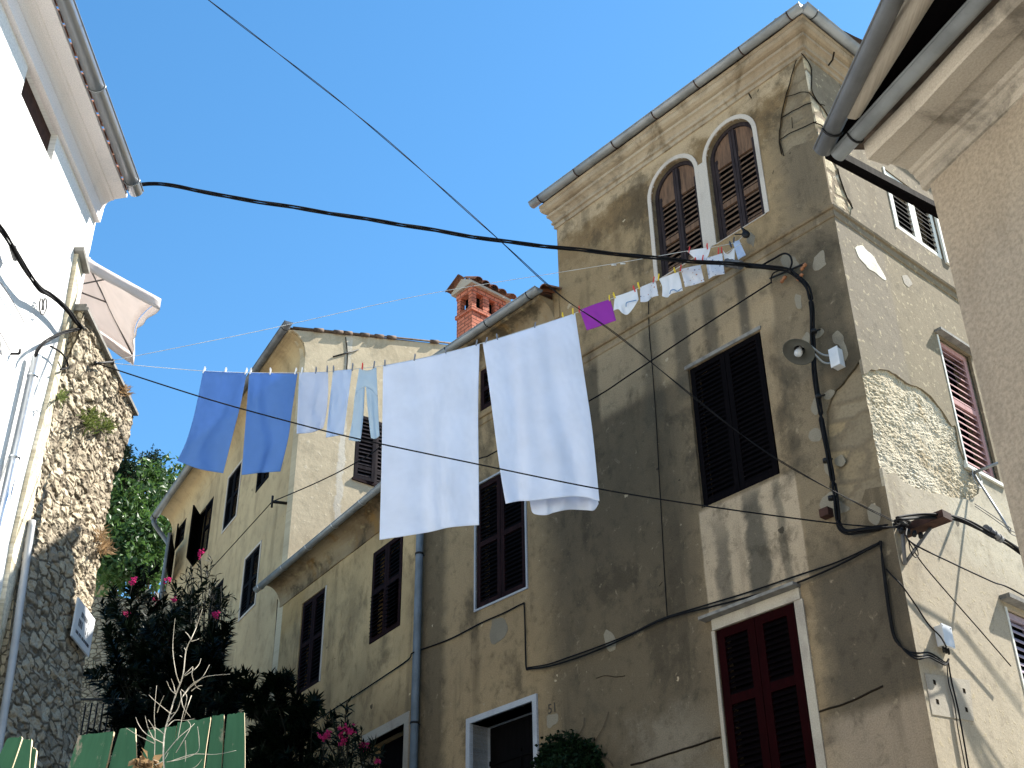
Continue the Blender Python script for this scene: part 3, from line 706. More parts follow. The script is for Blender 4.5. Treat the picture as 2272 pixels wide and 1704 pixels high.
# ---- windows of the corner house
def arch_shutters(house):
    for idx, (a, b) in enumerate(arches):
        mb = MB(); rr = (b - a) / 2; cc = (a + b) / 2; zc = AZ1 - rr; fd = -.075
        ring_o = arch_poly(a, b, AZ0, AZ1, 14); 
        inn = [(u, z) for u, z in arch_poly(a + .055, b - .055, AZ0 + .06, AZ1 - .055, 14)]
        mb.walls(F, ring_o, [inn], fd, .07, 0); mb.fbox(F, a - .05, b + .05, AZ0 - .05, AZ1 + .05, -.27, -.25, 1)
        wn = mb.build('window', [M['w_archf'], M['dark']], house)
        for s_ in (0, 1):
            u0 = a + .05 if s_ == 0 else cc + .004; u1 = cc - .004 if s_ == 0 else b - .05
            mb = MB(); d = fd - .015; t = .035; st = .055
            mb.fbox(F, u0, u0 + st, AZ0 + .06, zc + .0, d - t, d, 0); mb.fbox(F, u1 - st, u1, AZ0 + .06, zc, d - t, d, 0)
            # arched head panel
            zt = 12.72
            r2 = rr - .055; n = 10
            arc = [(cc + r2 * cos(pi*k/20), zc + r2 * sin(pi*k/20)) for k in range(21)]
            arc = [(u, z) for u, z in arc if (u <= cc - .003 if s_ == 0 else u >= cc + .003)]
            e = cc - .004 if s_ == 0 else cc + .004
            pl = ([(u0, zt + .05)] + [(e, zt + .05)] + [(e, zc + r2)] + arc) if s_ == 0 else ([(e, zt + .05), (u1, zt + .05)] + arc + [(e, zc + r2)])
            mb.walls(F, pl, [], d - .012, .02, 1)
            mb.fbox(F, u0 if s_ else u1 - st, u0 + st if s_ else u1, zc, zc + r2 - .03, d - t, d, 0)
            for z in (AZ0 + .06, 12.05, zt): mb.fbox(F, u0 + st, u1 - st, z, z + .085, d - t + .001, d - .001, 1)
            for za, zb in ((AZ0 + .15, 12.05), (12.14, zt)):
                k = int((zb - za) / .073)
                for q in range(k):
                    z = za + (zb - za) * (q + .5) / k + random.uniform(-.006, .006); h = .007; tl = random.uniform(-.008, .008)
                    P = []
                    for uu, dz in ((u0 + st, tl * .5), (u1 - st, -tl * .5)):
                        P.append([F.P(uu, z - .027 - h + dz, d - .002), F.P(uu, z - .027 + h + dz, d - .002), F.P(uu, z + .024 + h + dz, d - t), F.P(uu, z + .024 - h + dz, d - t)])
                    mb.box8([P[0][0], P[1][0], P[1][1], P[0][1], P[0][3], P[1][3], P[1][2], P[0][2]], 1, [(u0, z), (u1, z), (u1, z), (u0, z)] * 2)
            mb.fbox(F, (cc - .045 if s_ == 0 else cc + .004), (cc - .004 if s_ == 0 else cc + .045), AZ0 + .06, zc + r2 - .02, d - .001, d + .02, 0)
            mb.build('shutter', [M['w_archf'], M['w_arch']], wn)
    mb = MB()
    o = arch_poly(arches[0][0], arches[0][1], AZ0, AZ1, 16, .062)
    mb.walls(F, o, [[(u, z + (.0 if z > AZ0 + .01 else -.01)) for u, z in arch_poly(arches[0][0], arches[0][1], AZ0, AZ1, 16)]], .014, .03, 0)
    mb.walls(F, arch_poly(arches[1][0], arches[1][1], AZ0, AZ1, 16, .062), [[(u, z + (.0 if z > AZ0 + .01 else -.01)) for u, z in arch_poly(arches[1][0], arches[1][1], AZ0, AZ1, 16)]], .0145, .03, 0)
    mb.fbox(F, arches[0][1] + .063, arches[1][0] - .063, AZ0, 12.9, -.015, .0135, 0)
    mb.build('window_surround', M['white_trim'], house)
arch_shutters(house)
window(house, F, *big, M['w_dark2'], (M['w_dark'], M['w_dark']), depth=.05, mid=False, frame=.07, label='big closed black shutters')
mb = MB(); mb.fbox(F, big[0]-.02, big[1]+.03, big[3]+.003, big[3]+.05, -.03, .02); mb.build('window_lintel', M['slate'], house)
window(house, F, *red, M['w_red'], (M['w_red'], M['w_redd']), depth=.03, frame=.05, st=.10, mid_z=5.75, label='oxblood red shutters')
mb = MB()
mb.fbox(F, red[0]-.11, red[0]-.001, 3.9, 6.55, -.02, .020); mb.fbox(F, red[1]+.001, red[1]+.045, 3.9, 6.55, -.02, .018)
mb.fbox(F, red[0]-.09, red[1]+.02, red[3]+.001, red[3]+.125, -.02, .03); mb.build('window_surround', M['pale_patch'], house)
mb = MB(); mb.fbox(F, red[0]-.10, red[1]+.12, red[3]+.13, red[3]+.165, -.02, .13); mb.build('window_hood', M['slate'], house)
window(house, F, *w2, M['w_dark2'], (M['w_dark2'], M['w_dark']), depth=.04, frame=.04, surround=M['greyblue_trim'], sw=.028)
window(house, F, *att, M['w_dark2'], (M['w_dark2'], M['w_dark']), depth=.04, frame=.04)
# entrance 51
mb = MB(); sw_ = .075
mb.walls(F, [(door[0]-sw_, 3.6), (door[0], 3.6), (door[0], door[3]), (door[1], door[3]), (door[1], 3.6), (door[1]+sw_, 3.6), (door[1]+sw_, door[3]+sw_), (door[0]-sw_, door[3]+sw_)], [], .03, .40, 0)
dr = mb.build('door_surround', M['greyblue_trim'], house)
mb = MB(); mb.fbox(F, door[0]+.005, door[1]-.005, 3.6, door[3]-.005, -.36, -.32, 0); mb.fbox(F, (door[0]+door[1])/2-.02, (door[0]+door[1])/2+.02, 3.6, door[3]-.4, -.315, -.30, 0); mb.fbox(F, door[0]+.01, door[1]-.01, 6.0, 6.06, -.315, -.295, 0)
mb.build('door', M['w_door'], house)
cu = bpy.data.curves.new('house_number', 'FONT'); cu.body = '51'; cu.size = .17; cu.extrude = .002
ob = bpy.data.objects.new('house_number', cu); COL.objects.link(ob); cu.materials.append(M['paint51'])
pn = F.px(1215, 1585, .004)
mt = Matrix(((-F.u.x, 0, F.n.x), (-F.u.y, 0, F.n.y), (0, 1, 0))).to_4x4(); mt.translation = pn - house.location
dg_ = bpy.context.evaluated_depsgraph_get(); dg_.update(); me_ = bpy.data.meshes.new_from_object(ob.evaluated_get(dg_)); bpy.data.objects.remove(ob); me_.name = 'house_number'
ob = bpy.data.objects.new('house_number', me_); COL.objects.link(ob); ob.parent = house; ob.matrix_local = mt
# side windows
mb = MB(); mb.fbox(S, sw[1]+.003, sw[1]+.11, sw[2]-.03, sw[3], -.02, .03); mb.build('window_surround', M['w_white'], house)
mb = MB(); mb.fbox(S, sw[0]-.035, sw[0]-.003, sw[2]-.02, sw[3], -.02, .012); mb.build('window_surround', M['w_white'], house)
wn = window(house, S, *sw, M['w_dark'], (M['w_white'], M['w_dark']), depth=.05, frame=.06, mid=False, slat=.075, label='white louvred shutters')
wn = window(house, S, *pk, M['w_pink'], (M['w_pink'], M['w_pink']), depth=.09, frame=.05, mid_z=9.2, leaves=1, label='faded pink louvred shutters', slat=.085)
mb = MB(); mb.fbox(S, pk[0]-.06, pk[1]+.1, pk[3]+.02, pk[3]+.055, -.02, .09); mb.build('window_hood', M['slate'], house)
mb = MB(); mb.fbox(S, pk[0]-.03, pk[0]-.001, pk[2], pk[3], -.02, .008); mb.fbox(S, pk[0]-.05, pk[1]+.05, pk[2]-.045, pk[2]-.002, -.02, .025); mb.build('window_surround', M['w_white'], house)
wn = window(house, S, *lw, M['w_lilac'], (M['w_lilac'], M['w_lilac']), depth=.08, frame=.05, mid_z=5.6, label='faded lilac louvred shutters', slat=.085)
mb = MB(); mb.fbox(S, lw[0]-.10, lw[1]+.1, lw[3]+.06, lw[3]+.11, -.02, .12); mb.build('window_hood', M['slate'], house)
mb = MB(); mb.fbox(S, lw[0]-.035, lw[0]-.001, lw[2], lw[3], -.02, .010); mb.build('window_surround', M['w_white'], house)
# downpipe where the wing meets the next house
mb = MB(); mb.tube([F.P(7.62, 3.5, .09), F.P(7.62, 11.7, .09), F.P(7.62, 12.0, .2), F.P(7.62, 12.2, .34)], .055, 12)
for z in (6.75, 9.25, 11.2): mb.lathe([(.06, -.015), (.066, -.015), (.066, .015), (.06, .015)], F.P(7.62, z, .09), V((0,0,1)), 12, 1); mb.tube([F.P(7.62, z, .02), F.P(7.62, z, -.03)], .012, 5, 1)
mb.build('downpipe', [M['pipe'], M['iron']], house)

# ================================================================== MIDDLE HOUSE B
hb = thing('row_house', B.P(2.5, 4, -2), 'low ochre grey row house with stained eave and grey downpipe beside it', 'house')
bw1 = (3.19, 4.12, 8.30, 9.95); bw2 = (.52, 1.50, 8.38, 9.90); bv = (.27, 1.45, 3.5, 6.86)
BL_ = (qc - B.o).dot(B.u)
w = MB(); w.walls(B, rect(-.0, BL_, 2.5, 10.6), [rect(*bw1), rect(*bw2), rect(*bv)], 0, .25, 0)
def crackB(f, pxs, r, d=.002): 
    q = catmull([f.px(*p, d) for p in pxs], 5); w.tube([p + f.u*noise.noise(p*6)*.012 for p in q], r, 5, 1, False)
crackB(B, [(616,1330),(611,1400),(606,1470),(602,1500)], .008)
w.build('wall', [M['B'], M['crack']], hb)
w = MB(); prof = [(-.02, 10.20), (.015, 10.205), (.02, 10.235), (.012, 10.24)] + [(.015 + .28 * (1 - cos(a*pi/16)), 10.24 + .33 * sin(a*pi/16)) for a in range(9)] + [(.32, 10.59), (.32, 10.63), (-.02, 10.65)]
w.extrude(prof, B.P(.02, 0), B.P(BL_ + .12, 0), B.n, 0, seg=30, wob=.008, caps=True); w.build('cornice', M['cove'], hb)
w = MB(); gutter_mesh(w, B.P(.05, 10.62, .37), B.P(BL_ + .42, 10.58, .37), .062, 0, .95, 1); w.build('gutter', [M['zinc'], M['zinc_shiny']], hb)
w = MB(); ea, eb = B.P(-.1, 10.68, .28), B.P(BL_ + .2, 10.68, .28); uv_ = -B.n * 4.2 + V((0,0,1.5))
corrugated(w, ea, eb, uv_); tile_edge(w, ea, eb, uv_.normalized(), 2, .22, .085, .4, 0, .03); w.build('roof', M['tile_grey'], hb)
wn = window(hb, B, *bw1, M['w_dark2'], (M['w_dark2'], M['w_dark']), depth=.05, frame=.04, mid_z=9.15)
mb = MB(); mb.fbox(B, bw1[0]-.04, bw1[0]-.001, bw1[2], bw1[3], -.02, .012); mb.build('window_surround', M['white_trim'], hb)
wn = window(hb, B, *bw2, M['w_dark2'], (M['w_dark2'], M['w_dark']), depth=.03, frame=.04, mid_z=9.2, flap=True)
mb = MB(); mb.walls(B, [(bv[0]-.13, 3), (bv[0], 3), (bv[0], bv[3]), (bv[1]+.0, bv[3]), (bv[1], 3), (bv[1]+.08, 3), (bv[1]+.08, bv[3]+.14), (bv[0]-.13, bv[3]+.14)], [], .02, .16); mb.build('door_surround', M['pale_patch'], hb)
mb = MB(); mb.fbox(B, bv[0]-.05, bv[1]+.05, 3, bv[3]+.05, -.30, -.252); mb.build('door', M['dark'], hb)

# ================================================================== REAR HOUSE C
CF = Facade(qc, -29.3)
hc = thing('gable_house', CF.P(4, 6, -3), 'beige rear house with sunlit gable wall, open dark shutters and long zinc gutter', 'house')
cw = dict(c=(3.69, 4.62, 13.58, 14.9), d=(1.63, 2.45, 13.55, 14.75), e=(1.69, 2.62, 10.85, 12.12), b=(5.76, 6.9, 13.62, 14.98), a=(8.15, 8.95, 14.85, 15.45), x=(4.1, 4.95, 11.2, 12.3))
w = MB(); CLn = 9.35
w.walls(CF, rect(.045, CLn, 5, 15.6), [rect(*v) for v in cw.values()], 0, .25, 0)
gp = [(0.002, 5), (7.0, 5), (7.0, 16.68), (4.4, 17.45), (-.335, 16.04), (-.21, 15.99), (-.05, 15.83), (0.002, 15.62)]
gw = (1.27, 2.20, 13.17, 14.63)
w.walls(CG, gp, [rect(*gw)], 0.012, .22, 1)
w.poly([CF.P(CLn, 5, -.2), CF.P(CLn, 5, -6), CF.P(CLn, 15.6, -6), CF.P(CLn, 15.6, -.2)], 0)
w.tube(catmull([CG.px(*p, .02) for p in [(767,748),(771,790),(768,830)]], 4), .01, 5, 2, False)
mb_ = w; mb_.tube([CG.P(.62, 15.75, .03), CG.P(1.2, 16.15, .03)], .015, 5, 3)
w.build('wall', [M['C'], M['Cg'], M['crack'], M['iron']], hc)
w = MB(); prof = [(-.02, 15.50), (.006, 15.52)] + [(.01 + .36 * (1 - cos(a*pi/16)), 15.56 + .44 * sin(a*pi/16)) for a in range(9)] + [(.40, 16.03), (.40, 16.07), (-.02, 16.09)]
w.extrude(prof, CF.P(.005, 0), CF.P(CLn + .1, 0), CF.n, 0, seg=30, wob=.008, caps=True); w.build('cornice', M['C'], hc)
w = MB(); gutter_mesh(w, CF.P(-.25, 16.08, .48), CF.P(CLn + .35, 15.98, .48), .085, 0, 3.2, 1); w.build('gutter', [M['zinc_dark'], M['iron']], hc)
w = MB(); ea, eb = CF.P(.0, 16.12, .40), CF.P(CLn + .2, 16.12, .40); uv_ = CG.u * 4.78 + V((0,0,1.36))
corrugated(w, ea, eb, uv_, rows=6); corrugated(w, CG.P(8.9, 16.12, 0), CG.P(8.9, 16.12, 0) + CF.u * CLn, -CG.u * 4.5 + V((0,0,1.36)), rows=4)
for k in range(14):
    u = -.2 + k * .36 + random.uniform(-.08, .08); z = 16.07 + (u + .34) * .2975
    p0 = CG.P(u, z, .05); w.tube([p0, p0 + CG.u * .2 + V((0,0,.06))], .045, 7) if random.random() < .75 else None
w.tube([CG.P(-.34 , 16.08, .04), CG.P(4.4, 17.49, .04)], .022, 6)
w.build('roof', M['tile_grey'], hc)
mb = MB(); mb.tube(catmull([CF.P(CLn + .25, 15.92, .48), CF.P(CLn + .22, 15.75, .45), CF.P(CLn + .1, 15.4, .2), CF.P(CLn - .05, 15.15, .09), CF.P(CLn - .05, 14.9, .09), CF.P(CLn - .05, 8, .09)], 6), .06, 10); mb.build('downpipe', M['zinc_dark'], hc)
for k, v in cw.items():
    oa = (0, 0)
    if k == 'b': oa = (0, 32)
    if k == 'a': oa = (0, 15)
    sr = M['white_trim'] if k in 'ce' else None
    window(hc, CF, *v, M['w_dark'], (M['w_dark'], M['w_dark']), depth=.03, frame=.04, open_ang=oa, surround=sr, sw=.045)
shx = MB()
wn = window(hc, CF, 7.75, 7.80, 14.8, 14.85, M['w_dark'], M['w_dark'], leaves=0, name='hinge')
shutter(CF, 7.75, 8.75, 13.9, 14.75, .03, (M['w_dark'], M['w_dark']), wn, leafT(CF, 8.75, .03, radians(-20)), True)
window(hc, CG, *gw, M['w_dark2'], (M['w_archf'], M['w_archf']), depth=.02, frame=.05, slat=.085, mid_z=13.45, open_ang=(8, 0))
mb = MB(); mb.fbox(CG, gw[0]-.03, gw[1]+.03, gw[2]-.05, gw[2]-.002, -.02, .05); mb.build('window_sill', M['w_dark2'], hc)

# ================================================================== WHITE HOUSE (left)
hl = thing('white_house', L.P(-3, 0, -2), 'whitewashed house with moulded eave and shiny zinc gutter in full sun', 'house')
lwn = (-1.10, -.12, 10.52, 10.90)
LE = 1.35
w = MB(); w.walls(L, rect(-14, LE, 0, 10.93), [rect(*lwn)], 0, .3, 0)
w.poly([L.P(LE, 0, 0), L.P(LE, 0, -7), L.P(LE, 10.9, -7), L.P(LE, 10.9, 0)], 0); w.poly([L.P(-14, 0, 0), L.P(-14, 0, -7), L.P(-14, 10.9, -7), L.P(-14, 10.9, 0)], 0)
w.fbox(L, lwn[0]-.05, lwn[1]+.05, lwn[2]-.05, lwn[3]+.05, -.09, -.07, 1)
w.build('wall', [M['L'], M['rust']], hl)
w = MB(); prof = [(-.02, 10.90), (.06, 10.90), (.07, 11.08), (.06, 11.09), (.065, 11.10)] + [(.07 + .09*(1-cos(a*pi/10)), 11.10 + .13 * sin(a*pi/10)) for a in range(6)] + [(.17, 11.245), (.31, 11.27), (.31, 11.32), (-.02, 11.34)]
w.extrude(prof, L.P(-14, 0), L.P(LE - .02, 0), L.n, 0, seg=60, wob=.004, caps=True); w.build('cornice', M['Lc'], hl)
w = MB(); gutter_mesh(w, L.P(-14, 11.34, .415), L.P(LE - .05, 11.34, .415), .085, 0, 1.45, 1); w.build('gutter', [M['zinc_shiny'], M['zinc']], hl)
w = MB(); ea, eb = L.P(-14, 11.39, .26), L.P(LE, 11.39, .26); uv_ = -L.n * 4 + V((0,0,1.3)); corrugated(w, ea, eb, uv_, rows=4); tile_edge(w, L.P(-8, 11.37, .36), L.P(LE-.1, 11.37, .36), uv_.normalized(), 1); w.build('roof', M['tile'], hl)
mb = MB(); mb.tube([L.P(.36, 3, .09), L.P(.36, 8.42, .09)], .05, 12); 
for z in (8.2, 7.3): mb.lathe([(.05, -.012), (.056, -.012), (.056, .012), (.05, .012)], L.P(.36, z, .09), V((0,0,1)), 12)
mb.build('conduit_pipe', M['zinc_shiny'], hl)

# ================================================================== STONE WALL beside the white house
sw_t = thing('stone_wall', L.P(2.3, 3, -1), 'high rubble stone terrace wall with slate coping and a street sign', 'wall')
w = MB(); SE = 3.35; S0 = 1.14
def dprof(z): return .05 + .07 * max(0, 6.7 - z) + (.11 * min(1, max(0, (z - 8.7) / .5)))
def fn(a, b):
    u = S0 + (SE - S0) * a; z = 3.0 + (9.52 - 3.0) * b
    sl = z + .02*u
    q = V((u * 4.2 + noise.noise(V((u*2, z*2, 0))) * .5, sl * 8.0 + noise.noise(V((u*2, z*2, 5))) * .6, 0))
    ds, ps = noise.voronoi(q); e = min(1, (ds[1] - ds[0]) * 3.0)
    h = noise.noise(V((round(ps[0].x*9)/9 * 3.3, round(ps[0].y*9)/9 * 2.7, 4)))
    d = dprof(z) + .032 * (e ** .5) - .03 + .022 * h + .012 * noise.noise(q * 2.7) + .008 * noise.noise(q * 8)
    return L.P(u, z, d), (u, z)
w.grid(fn, 130, 330, 0, False)
w.poly([L.P(SE, 3, .36), L.P(SE, 3, -1.2), L.P(SE, 9.52, -1.2), L.P(SE, 9.52, .12), L.P(SE, 8.6, .02), L.P(SE, 6.8, .02)], 0, [(0, 3), (1.4, 3), (1.4, 9.5), (0, 9.5), (0, 8.6), (0, 6.8)])
ef = [(3, .25), (3, -.3), (9.52, -.3), (9.52, .15), (9.2, .13), (8.7, .02), (6.7, .02)]
w.poly([L.P(S0 + .001, z, d) for z, d in ef], 1, [(d * 2, z) for z, d in ef])
w.poly([L.P(S0, 9.51, .14), L.P(SE, 9.51, .14), L.P(SE, 9.51, -1.2), L.P(S0, 9.51, -1.2)], 0)
w.build('masonry', [M['stone'], M['stone_s']], sw_t)
w = MB(); w.fbox(L, S0 - .02, SE + .03, 9.52, 9.56, -1.3, .20); w.fbox(L, S0 - .01, SE + .02, 9.562, 9.61, -1.3, .17); w.build('coping', M['slate'], sw_t)
# lit pier at the house corner with its sloped cap
w = MB()
pr = [L.uz(*p, .03) for p in [(187,592),(165,660),(150,720),(140,790),(127,890),(110,1000),(85,1048),(60,1136),(45,1250)]]
pierR = [(1.16, 10.05), (1.13, 9.3), (1.15, 8.4), (1.17, 7.5), (1.12, 6.6), (1.08, 5.7), (1.05, 4)]
pierL = [(.95, 4), (.98, 5.7), (.88, 6.7), (.90, 7.4), (.98, 8.4), (1.03, 9.2), (.97, 9.7), (.94, 10.15)]
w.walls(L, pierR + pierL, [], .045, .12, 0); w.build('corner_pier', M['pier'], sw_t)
w = MB(); a, b = L.P(.92, 10.24, .19), L.P(1.18, 10.07, .19)
w.box8([L.P(.90, 10.16, -.05), L.P(1.19, 10.06, -.05), L.P(1.19, 10.06, .11), L.P(.90, 10.16, .11), L.P(.90, 10.21, -.05), L.P(1.19, 10.12, -.05), L.P(1.19, 10.12, .11), L.P(.90, 10.21, .11)]); w.build('pier_cap', M['slate'], sw_t)
mb = MB(); mb.tube(catmull([L.P(1.02, 3.0, .30), L.P(1.03, 5.4, .20), L.P(1.05, 6.1, .15), L.P(1.08, 6.6, .11), L.P(1.10, 7.0, .08)], 4), .036, 10); mb.build('drain_pipe', M['pipe_white'], sw_t)
# street sign
sg = thing('street_sign', L.P(2.85, 6.57, .20), 'white street sign with three lines of dark lettering on the stone wall', 'sign')
mb = MB(); mb.fbox(L, 2.62, 3.27, 6.40, 6.83, .115, .135); mb.build('plate', M['sign'], sg)
random.seed(3)
for z, h, u0, u1 in ((6.71, .055, 2.80, 3.09), (6.605, .08, 2.75, 3.14), (6.49, .035, 2.70, 3.20)):
    u = u0; mb = MB()
    while u < u1:
        wd = h * random.uniform(.45, .75)
        if random.random() < .9:
            mb.fbox(L, u, u + wd * .28, z - h/2, z + h/2, .134, .137); 
            if random.random() < .7: mb.fbox(L, u + wd * .55, u + wd * .8, z - h/2, z + h/2, .134, .137)
            if random.random() < .6: mb.fbox(L, u + wd*.28, u + wd * .55, z + random.choice((-.4, 0, .3)) * h, z + random.choice((-.4, 0, .3)) * h + h * .2, .134, .1365)
        u += wd * 1.15
    mb.build('lettering', M['ink'], sg)

# ================================================================== RIGHT HOUSE
hr = thing('roughcast_house', R.P(3, 0, -3), 'near roughcast house with heavy grey cornice and zinc gutters overhead', 'house')
w = MB(); w.walls(R, rect(0, 12, 0, 7.2), [], 0, .3, 0)
RE = azv(57)
pe = R.P(0, 0, 0)
w.poly([pe, pe + RE * 7, pe + RE * 7 + V((0,0,7.3)), pe + V((0,0,7.3))], 0, [(0, 0), (7, 0), (7, 7), (0, 7)])
w.build('wall', [M['R']], hr)
w = MB(); prof = [(-.02, 7.08), (.015, 7.09), (.02, 7.15), (.05, 7.17), (.06, 7.20), (.08, 7.205), (.10, 7.23), (.24, 7.24), (.26, 7.215), (.42, 7.215), (.43, 7.23), (.43, 7.35), (-.02, 7.38)]
w.extrude(prof, R.P(-.06, 0), R.P(12, 0), R.n, 0, seg=60, wob=.012, caps=True); w.build('cornice', M['Rc'], hr)
w = MB(); gutter_mesh(w, R.P(-.22, 7.36, .53), R.P(12, 7.42, .53), .056, 0, 1.6, 1); w.build('gutter', [M['zinc'], M['iron']], hr)
g0 = R.P(-.25, 7.40, .62)
w = MB(); gutter_mesh(w, g0, g0 + azv(173) * 6 + V((0,0,.05)), .062, 0, 1.9, 1); w.build('gutter', [M['zinc_dark'], M['iron']], hr)
w = MB(); q0 = g0 + V((0,0,.06)); q1 = q0 + azv(173) * 6; q2 = R.P(6, 7.46, .45)
w.box8([q0, q1, q2, R.P(-.2, 7.46, .4), q0 + V((0,0,.05)), q1 + V((0,0,.05)), q2 + V((0,0,.05)), R.P(-.2, 7.51, .4)])
w.build('soffit', M['w_dark'], hr)
w = MB(); w.tube([g0 + azv(172)*.35 + R.u*.02 - R.n*.06 + V((0,0,.02)), g0 + azv(168) * 5 - R.n * .10 + V((0,0,.04))], .075, 10); w.build('verge_tile', M['Rc'], hr)
A_ = hit(1831, 352, R.P(-.30, 0), R.u); nB = V((azv(57).y, -azv(57).x, 0)); B_ = hit(2082, 486, A_, nB)
w = MB(); up_ = V((0,0,.07)); bk_ = R.u * .07
w.box8([A_, B_, B_ + bk_ + V((0,0,.02)), A_ + bk_, A_ + up_, B_ + up_, B_ + bk_ + up_, A_ + bk_ + up_]); w.build('verge_board', M['w_dark'], hr)
w = MB(); r0 = R.P(-.25, 7.46, .45); r1 = R.P(12, 7.46, .45); corrugated(w, r0, r1, -R.n * 4.5 + V((0,0,1.35)), rows=5); corrugated(w, R.P(-.25, 7.46, -8.5), R.P(12, 7.46, -8.5), R.n * 4.45 + V((0,0,1.35)), rows=5)
w.poly([g0 + V((0,0,.12)), q1 + V((0,0,.06)), R.P(6, 7.6, .3), R.P(-.1, 7.6, .3)], 0)
w.build('roof', M['tile_grey'], hr)

# ================================================================== GROUND (one sheet that climbs with the street)
w = MB()
def gz(y):
    if y < 3: return 0.0
    if y < 11: return (y - 3) / 8 * 3.7
    if y < 32: return 3.7 + (y - 11) * .16
    return 7.06
def fn(a, b):
    x = -300 + 600 * a; y = -60 + 660 * (b ** 2.2 if b > 0 else 0)
    return V((x, y, gz(y))), (x, y)
ys = [-60, -10, 0, 3, 5, 7, 9, 11, 14, 18, 22, 27, 32, 60, 150, 600]
ids = [[w.vert((x, y, gz(y)), (x, y)) for y in ys] for x in (-400, -60, -20, -8, 0, 8, 20, 60, 400)]
for i in range(len(ids) - 1):
    for j in range(len(ys) - 1): w.face((ids[i][j], ids[i+1][j], ids[i+1][j+1], ids[i][j+1]))
g = w.build('ground', M['ground']); tag(g, 'sloping stone paved ground of the lane', kind='structure')

# ================================================================== CABLES
def cable(name, pts, r, label, cat='cable', m='black', n=6, strands=1, twist=0.0, sm=8, base=None, group=None):
    path = catmull(pts, sm); mb = MB()
    if strands == 1: mb.tube(path, r, n)
    else:
        ln = 0; N = len(path)
        for k in range(strands):
            q = []; ln = 0
            for i in range(N):
                t = (path[min(i+1, N-1)] - path[max(i-1, 0)]).normalized(); a = t.cross(V((0,0,1))).normalized(); b = t.cross(a)
                if i: ln += (path[i] - path[i-1]).length
                ph = 2*pi*k/strands + ln * twist; rr = r * (1.05 + .25 * noise.noise(path[i]*2.1 + V((k, 0, 0))))
                q.append(path[i] + a * cos(ph) * rr + b * sin(ph) * rr)
            mb.tube(q, r * .72, n)
    o = mb.build(name, M[m], None, base=path[0]); return tag(o, label, cat, group)
def span(A, Bp, pxs):
    """points between two 3-D ends, on the vertical plane through both, at the given sight lines"""
    h = V((Bp.x - A.x, Bp.y - A.y, 0)).normalized(); nn = V((h.y, -h.x, 0))
    return [A] + [hit(x, y, A, nn) for x, y in pxs] + [Bp]
def on(f, pxs, d=.03): return [f.px(x, y, d) for x, y in pxs]

fp = lambda x, y, d=.05: F.px(x, y, d)
# thick bundle across the lane, then down the corner
A_ = L.px(317, 409, .30); Bq = F.px(1660, 588, .32)
pts = span(A_, Bq, [(520,439),(700,468),(900,500),(1100,533),(1300,556),(1500,577)])
pts = [L.P(1.36, 11.0, -.3)] + pts
cable('overhead_cable', pts, .0155, 'thick twisted black cable bundle spanning from the white house gutter to the corner house', strands=3, twist=2.4, sm=14)
pts = on(F, [(1655,588),(1700,593)], .25) + on(F, [(1748,600),(1775,618),(1792,640),(1801,681),(1802,732),(1806,790),(1808,828),(1815,883),(1831,979),(1848,1065),(1857,1130),(1862,1165),(1876,1179),(1900,1178)], .10) + [S.P(.02, 6.93, .14)] 
pts += on(S, [(1990,1154),(2030,1147)], .35) + on(S, [(2074,1145),(2108,1146),(2149,1160),(2194,1184),(2262,1222)], .42) + [S.P(3.2, 6.5, .6), S.P(5.5, 6.0, .8)]
cable('wall_cable', pts, .0185, 'thick black cable curving down the corner house facade and around its corner', strands=3, twist=2.0, sm=8)
mb = MB(); a, b = F.px(1612, 583, .34), F.px(1642, 588, .33); mb.tube([a, b], .05, 10); 
for t in (.0, .33, .66, 1): mb.tube([a.lerp(b, t) , a.lerp(b, t) + (b - a).normalized() * .015], .056, 10)
tag(mb.build('cable_clamp', M['cable_grey'], None, base=a), 'ribbed grey clamp on the thick cable beside the hanging laundry', 'clamp')
a, b = S.px(2186, 1170, .42), S.px(2222, 1198, .42); mb = MB(); mb.tube([a, b], .035, 10)
for t in (.2, .5, .8): mb.tube([a.lerp(b, t), a.lerp(b, t) + (b - a).normalized()*.015], .042, 10)
tag(mb.build('cable_clamp', M['cable_grey'], None, base=a), 'ribbed grey clamp on the cable left of the roughcast house', 'clamp')
# loops and orange insulators at the wall bracket
ib = thing('insulator_bracket', F.px(1745, 600, .05), 'iron bracket with orange insulators where the thick cable meets the wall', 'bracket')
mb = MB(); mb.tube([F.px(1708, 618, .06), F.px(1785, 585, .06)], .013, 6); mb.tube([F.px(1752, 602, .0), F.px(1752, 602, .13)], .016, 6); mb.build('iron_bar', M['iron'], ib)
for p in ((1738, 620), (1783, 592), (1775, 615)):
    q = F.px(*p, .08); mb = MB(); mb.lathe([(.0, -.05), (.018, -.05), (.024, -.02), (.014, 0), (.024, .02), (.018, .05), (.0, .05)], q, F.u * .8 + V((0,0,-.5)), 10); mb.build('insulator', M['ins'], ib)
cable('loop_cable', on(F, [(1688,590),(1715,575),(1738,563),(1752,567),(1757,582),(1753,596)], .16), .012, 'thin black cable looping above the orange insulators')
cable('loop_cable', on(F, [(1730,600),(1716,606),(1711,618),(1712,628)], .12), .008, 'small black jumper wire left of the orange insulators')
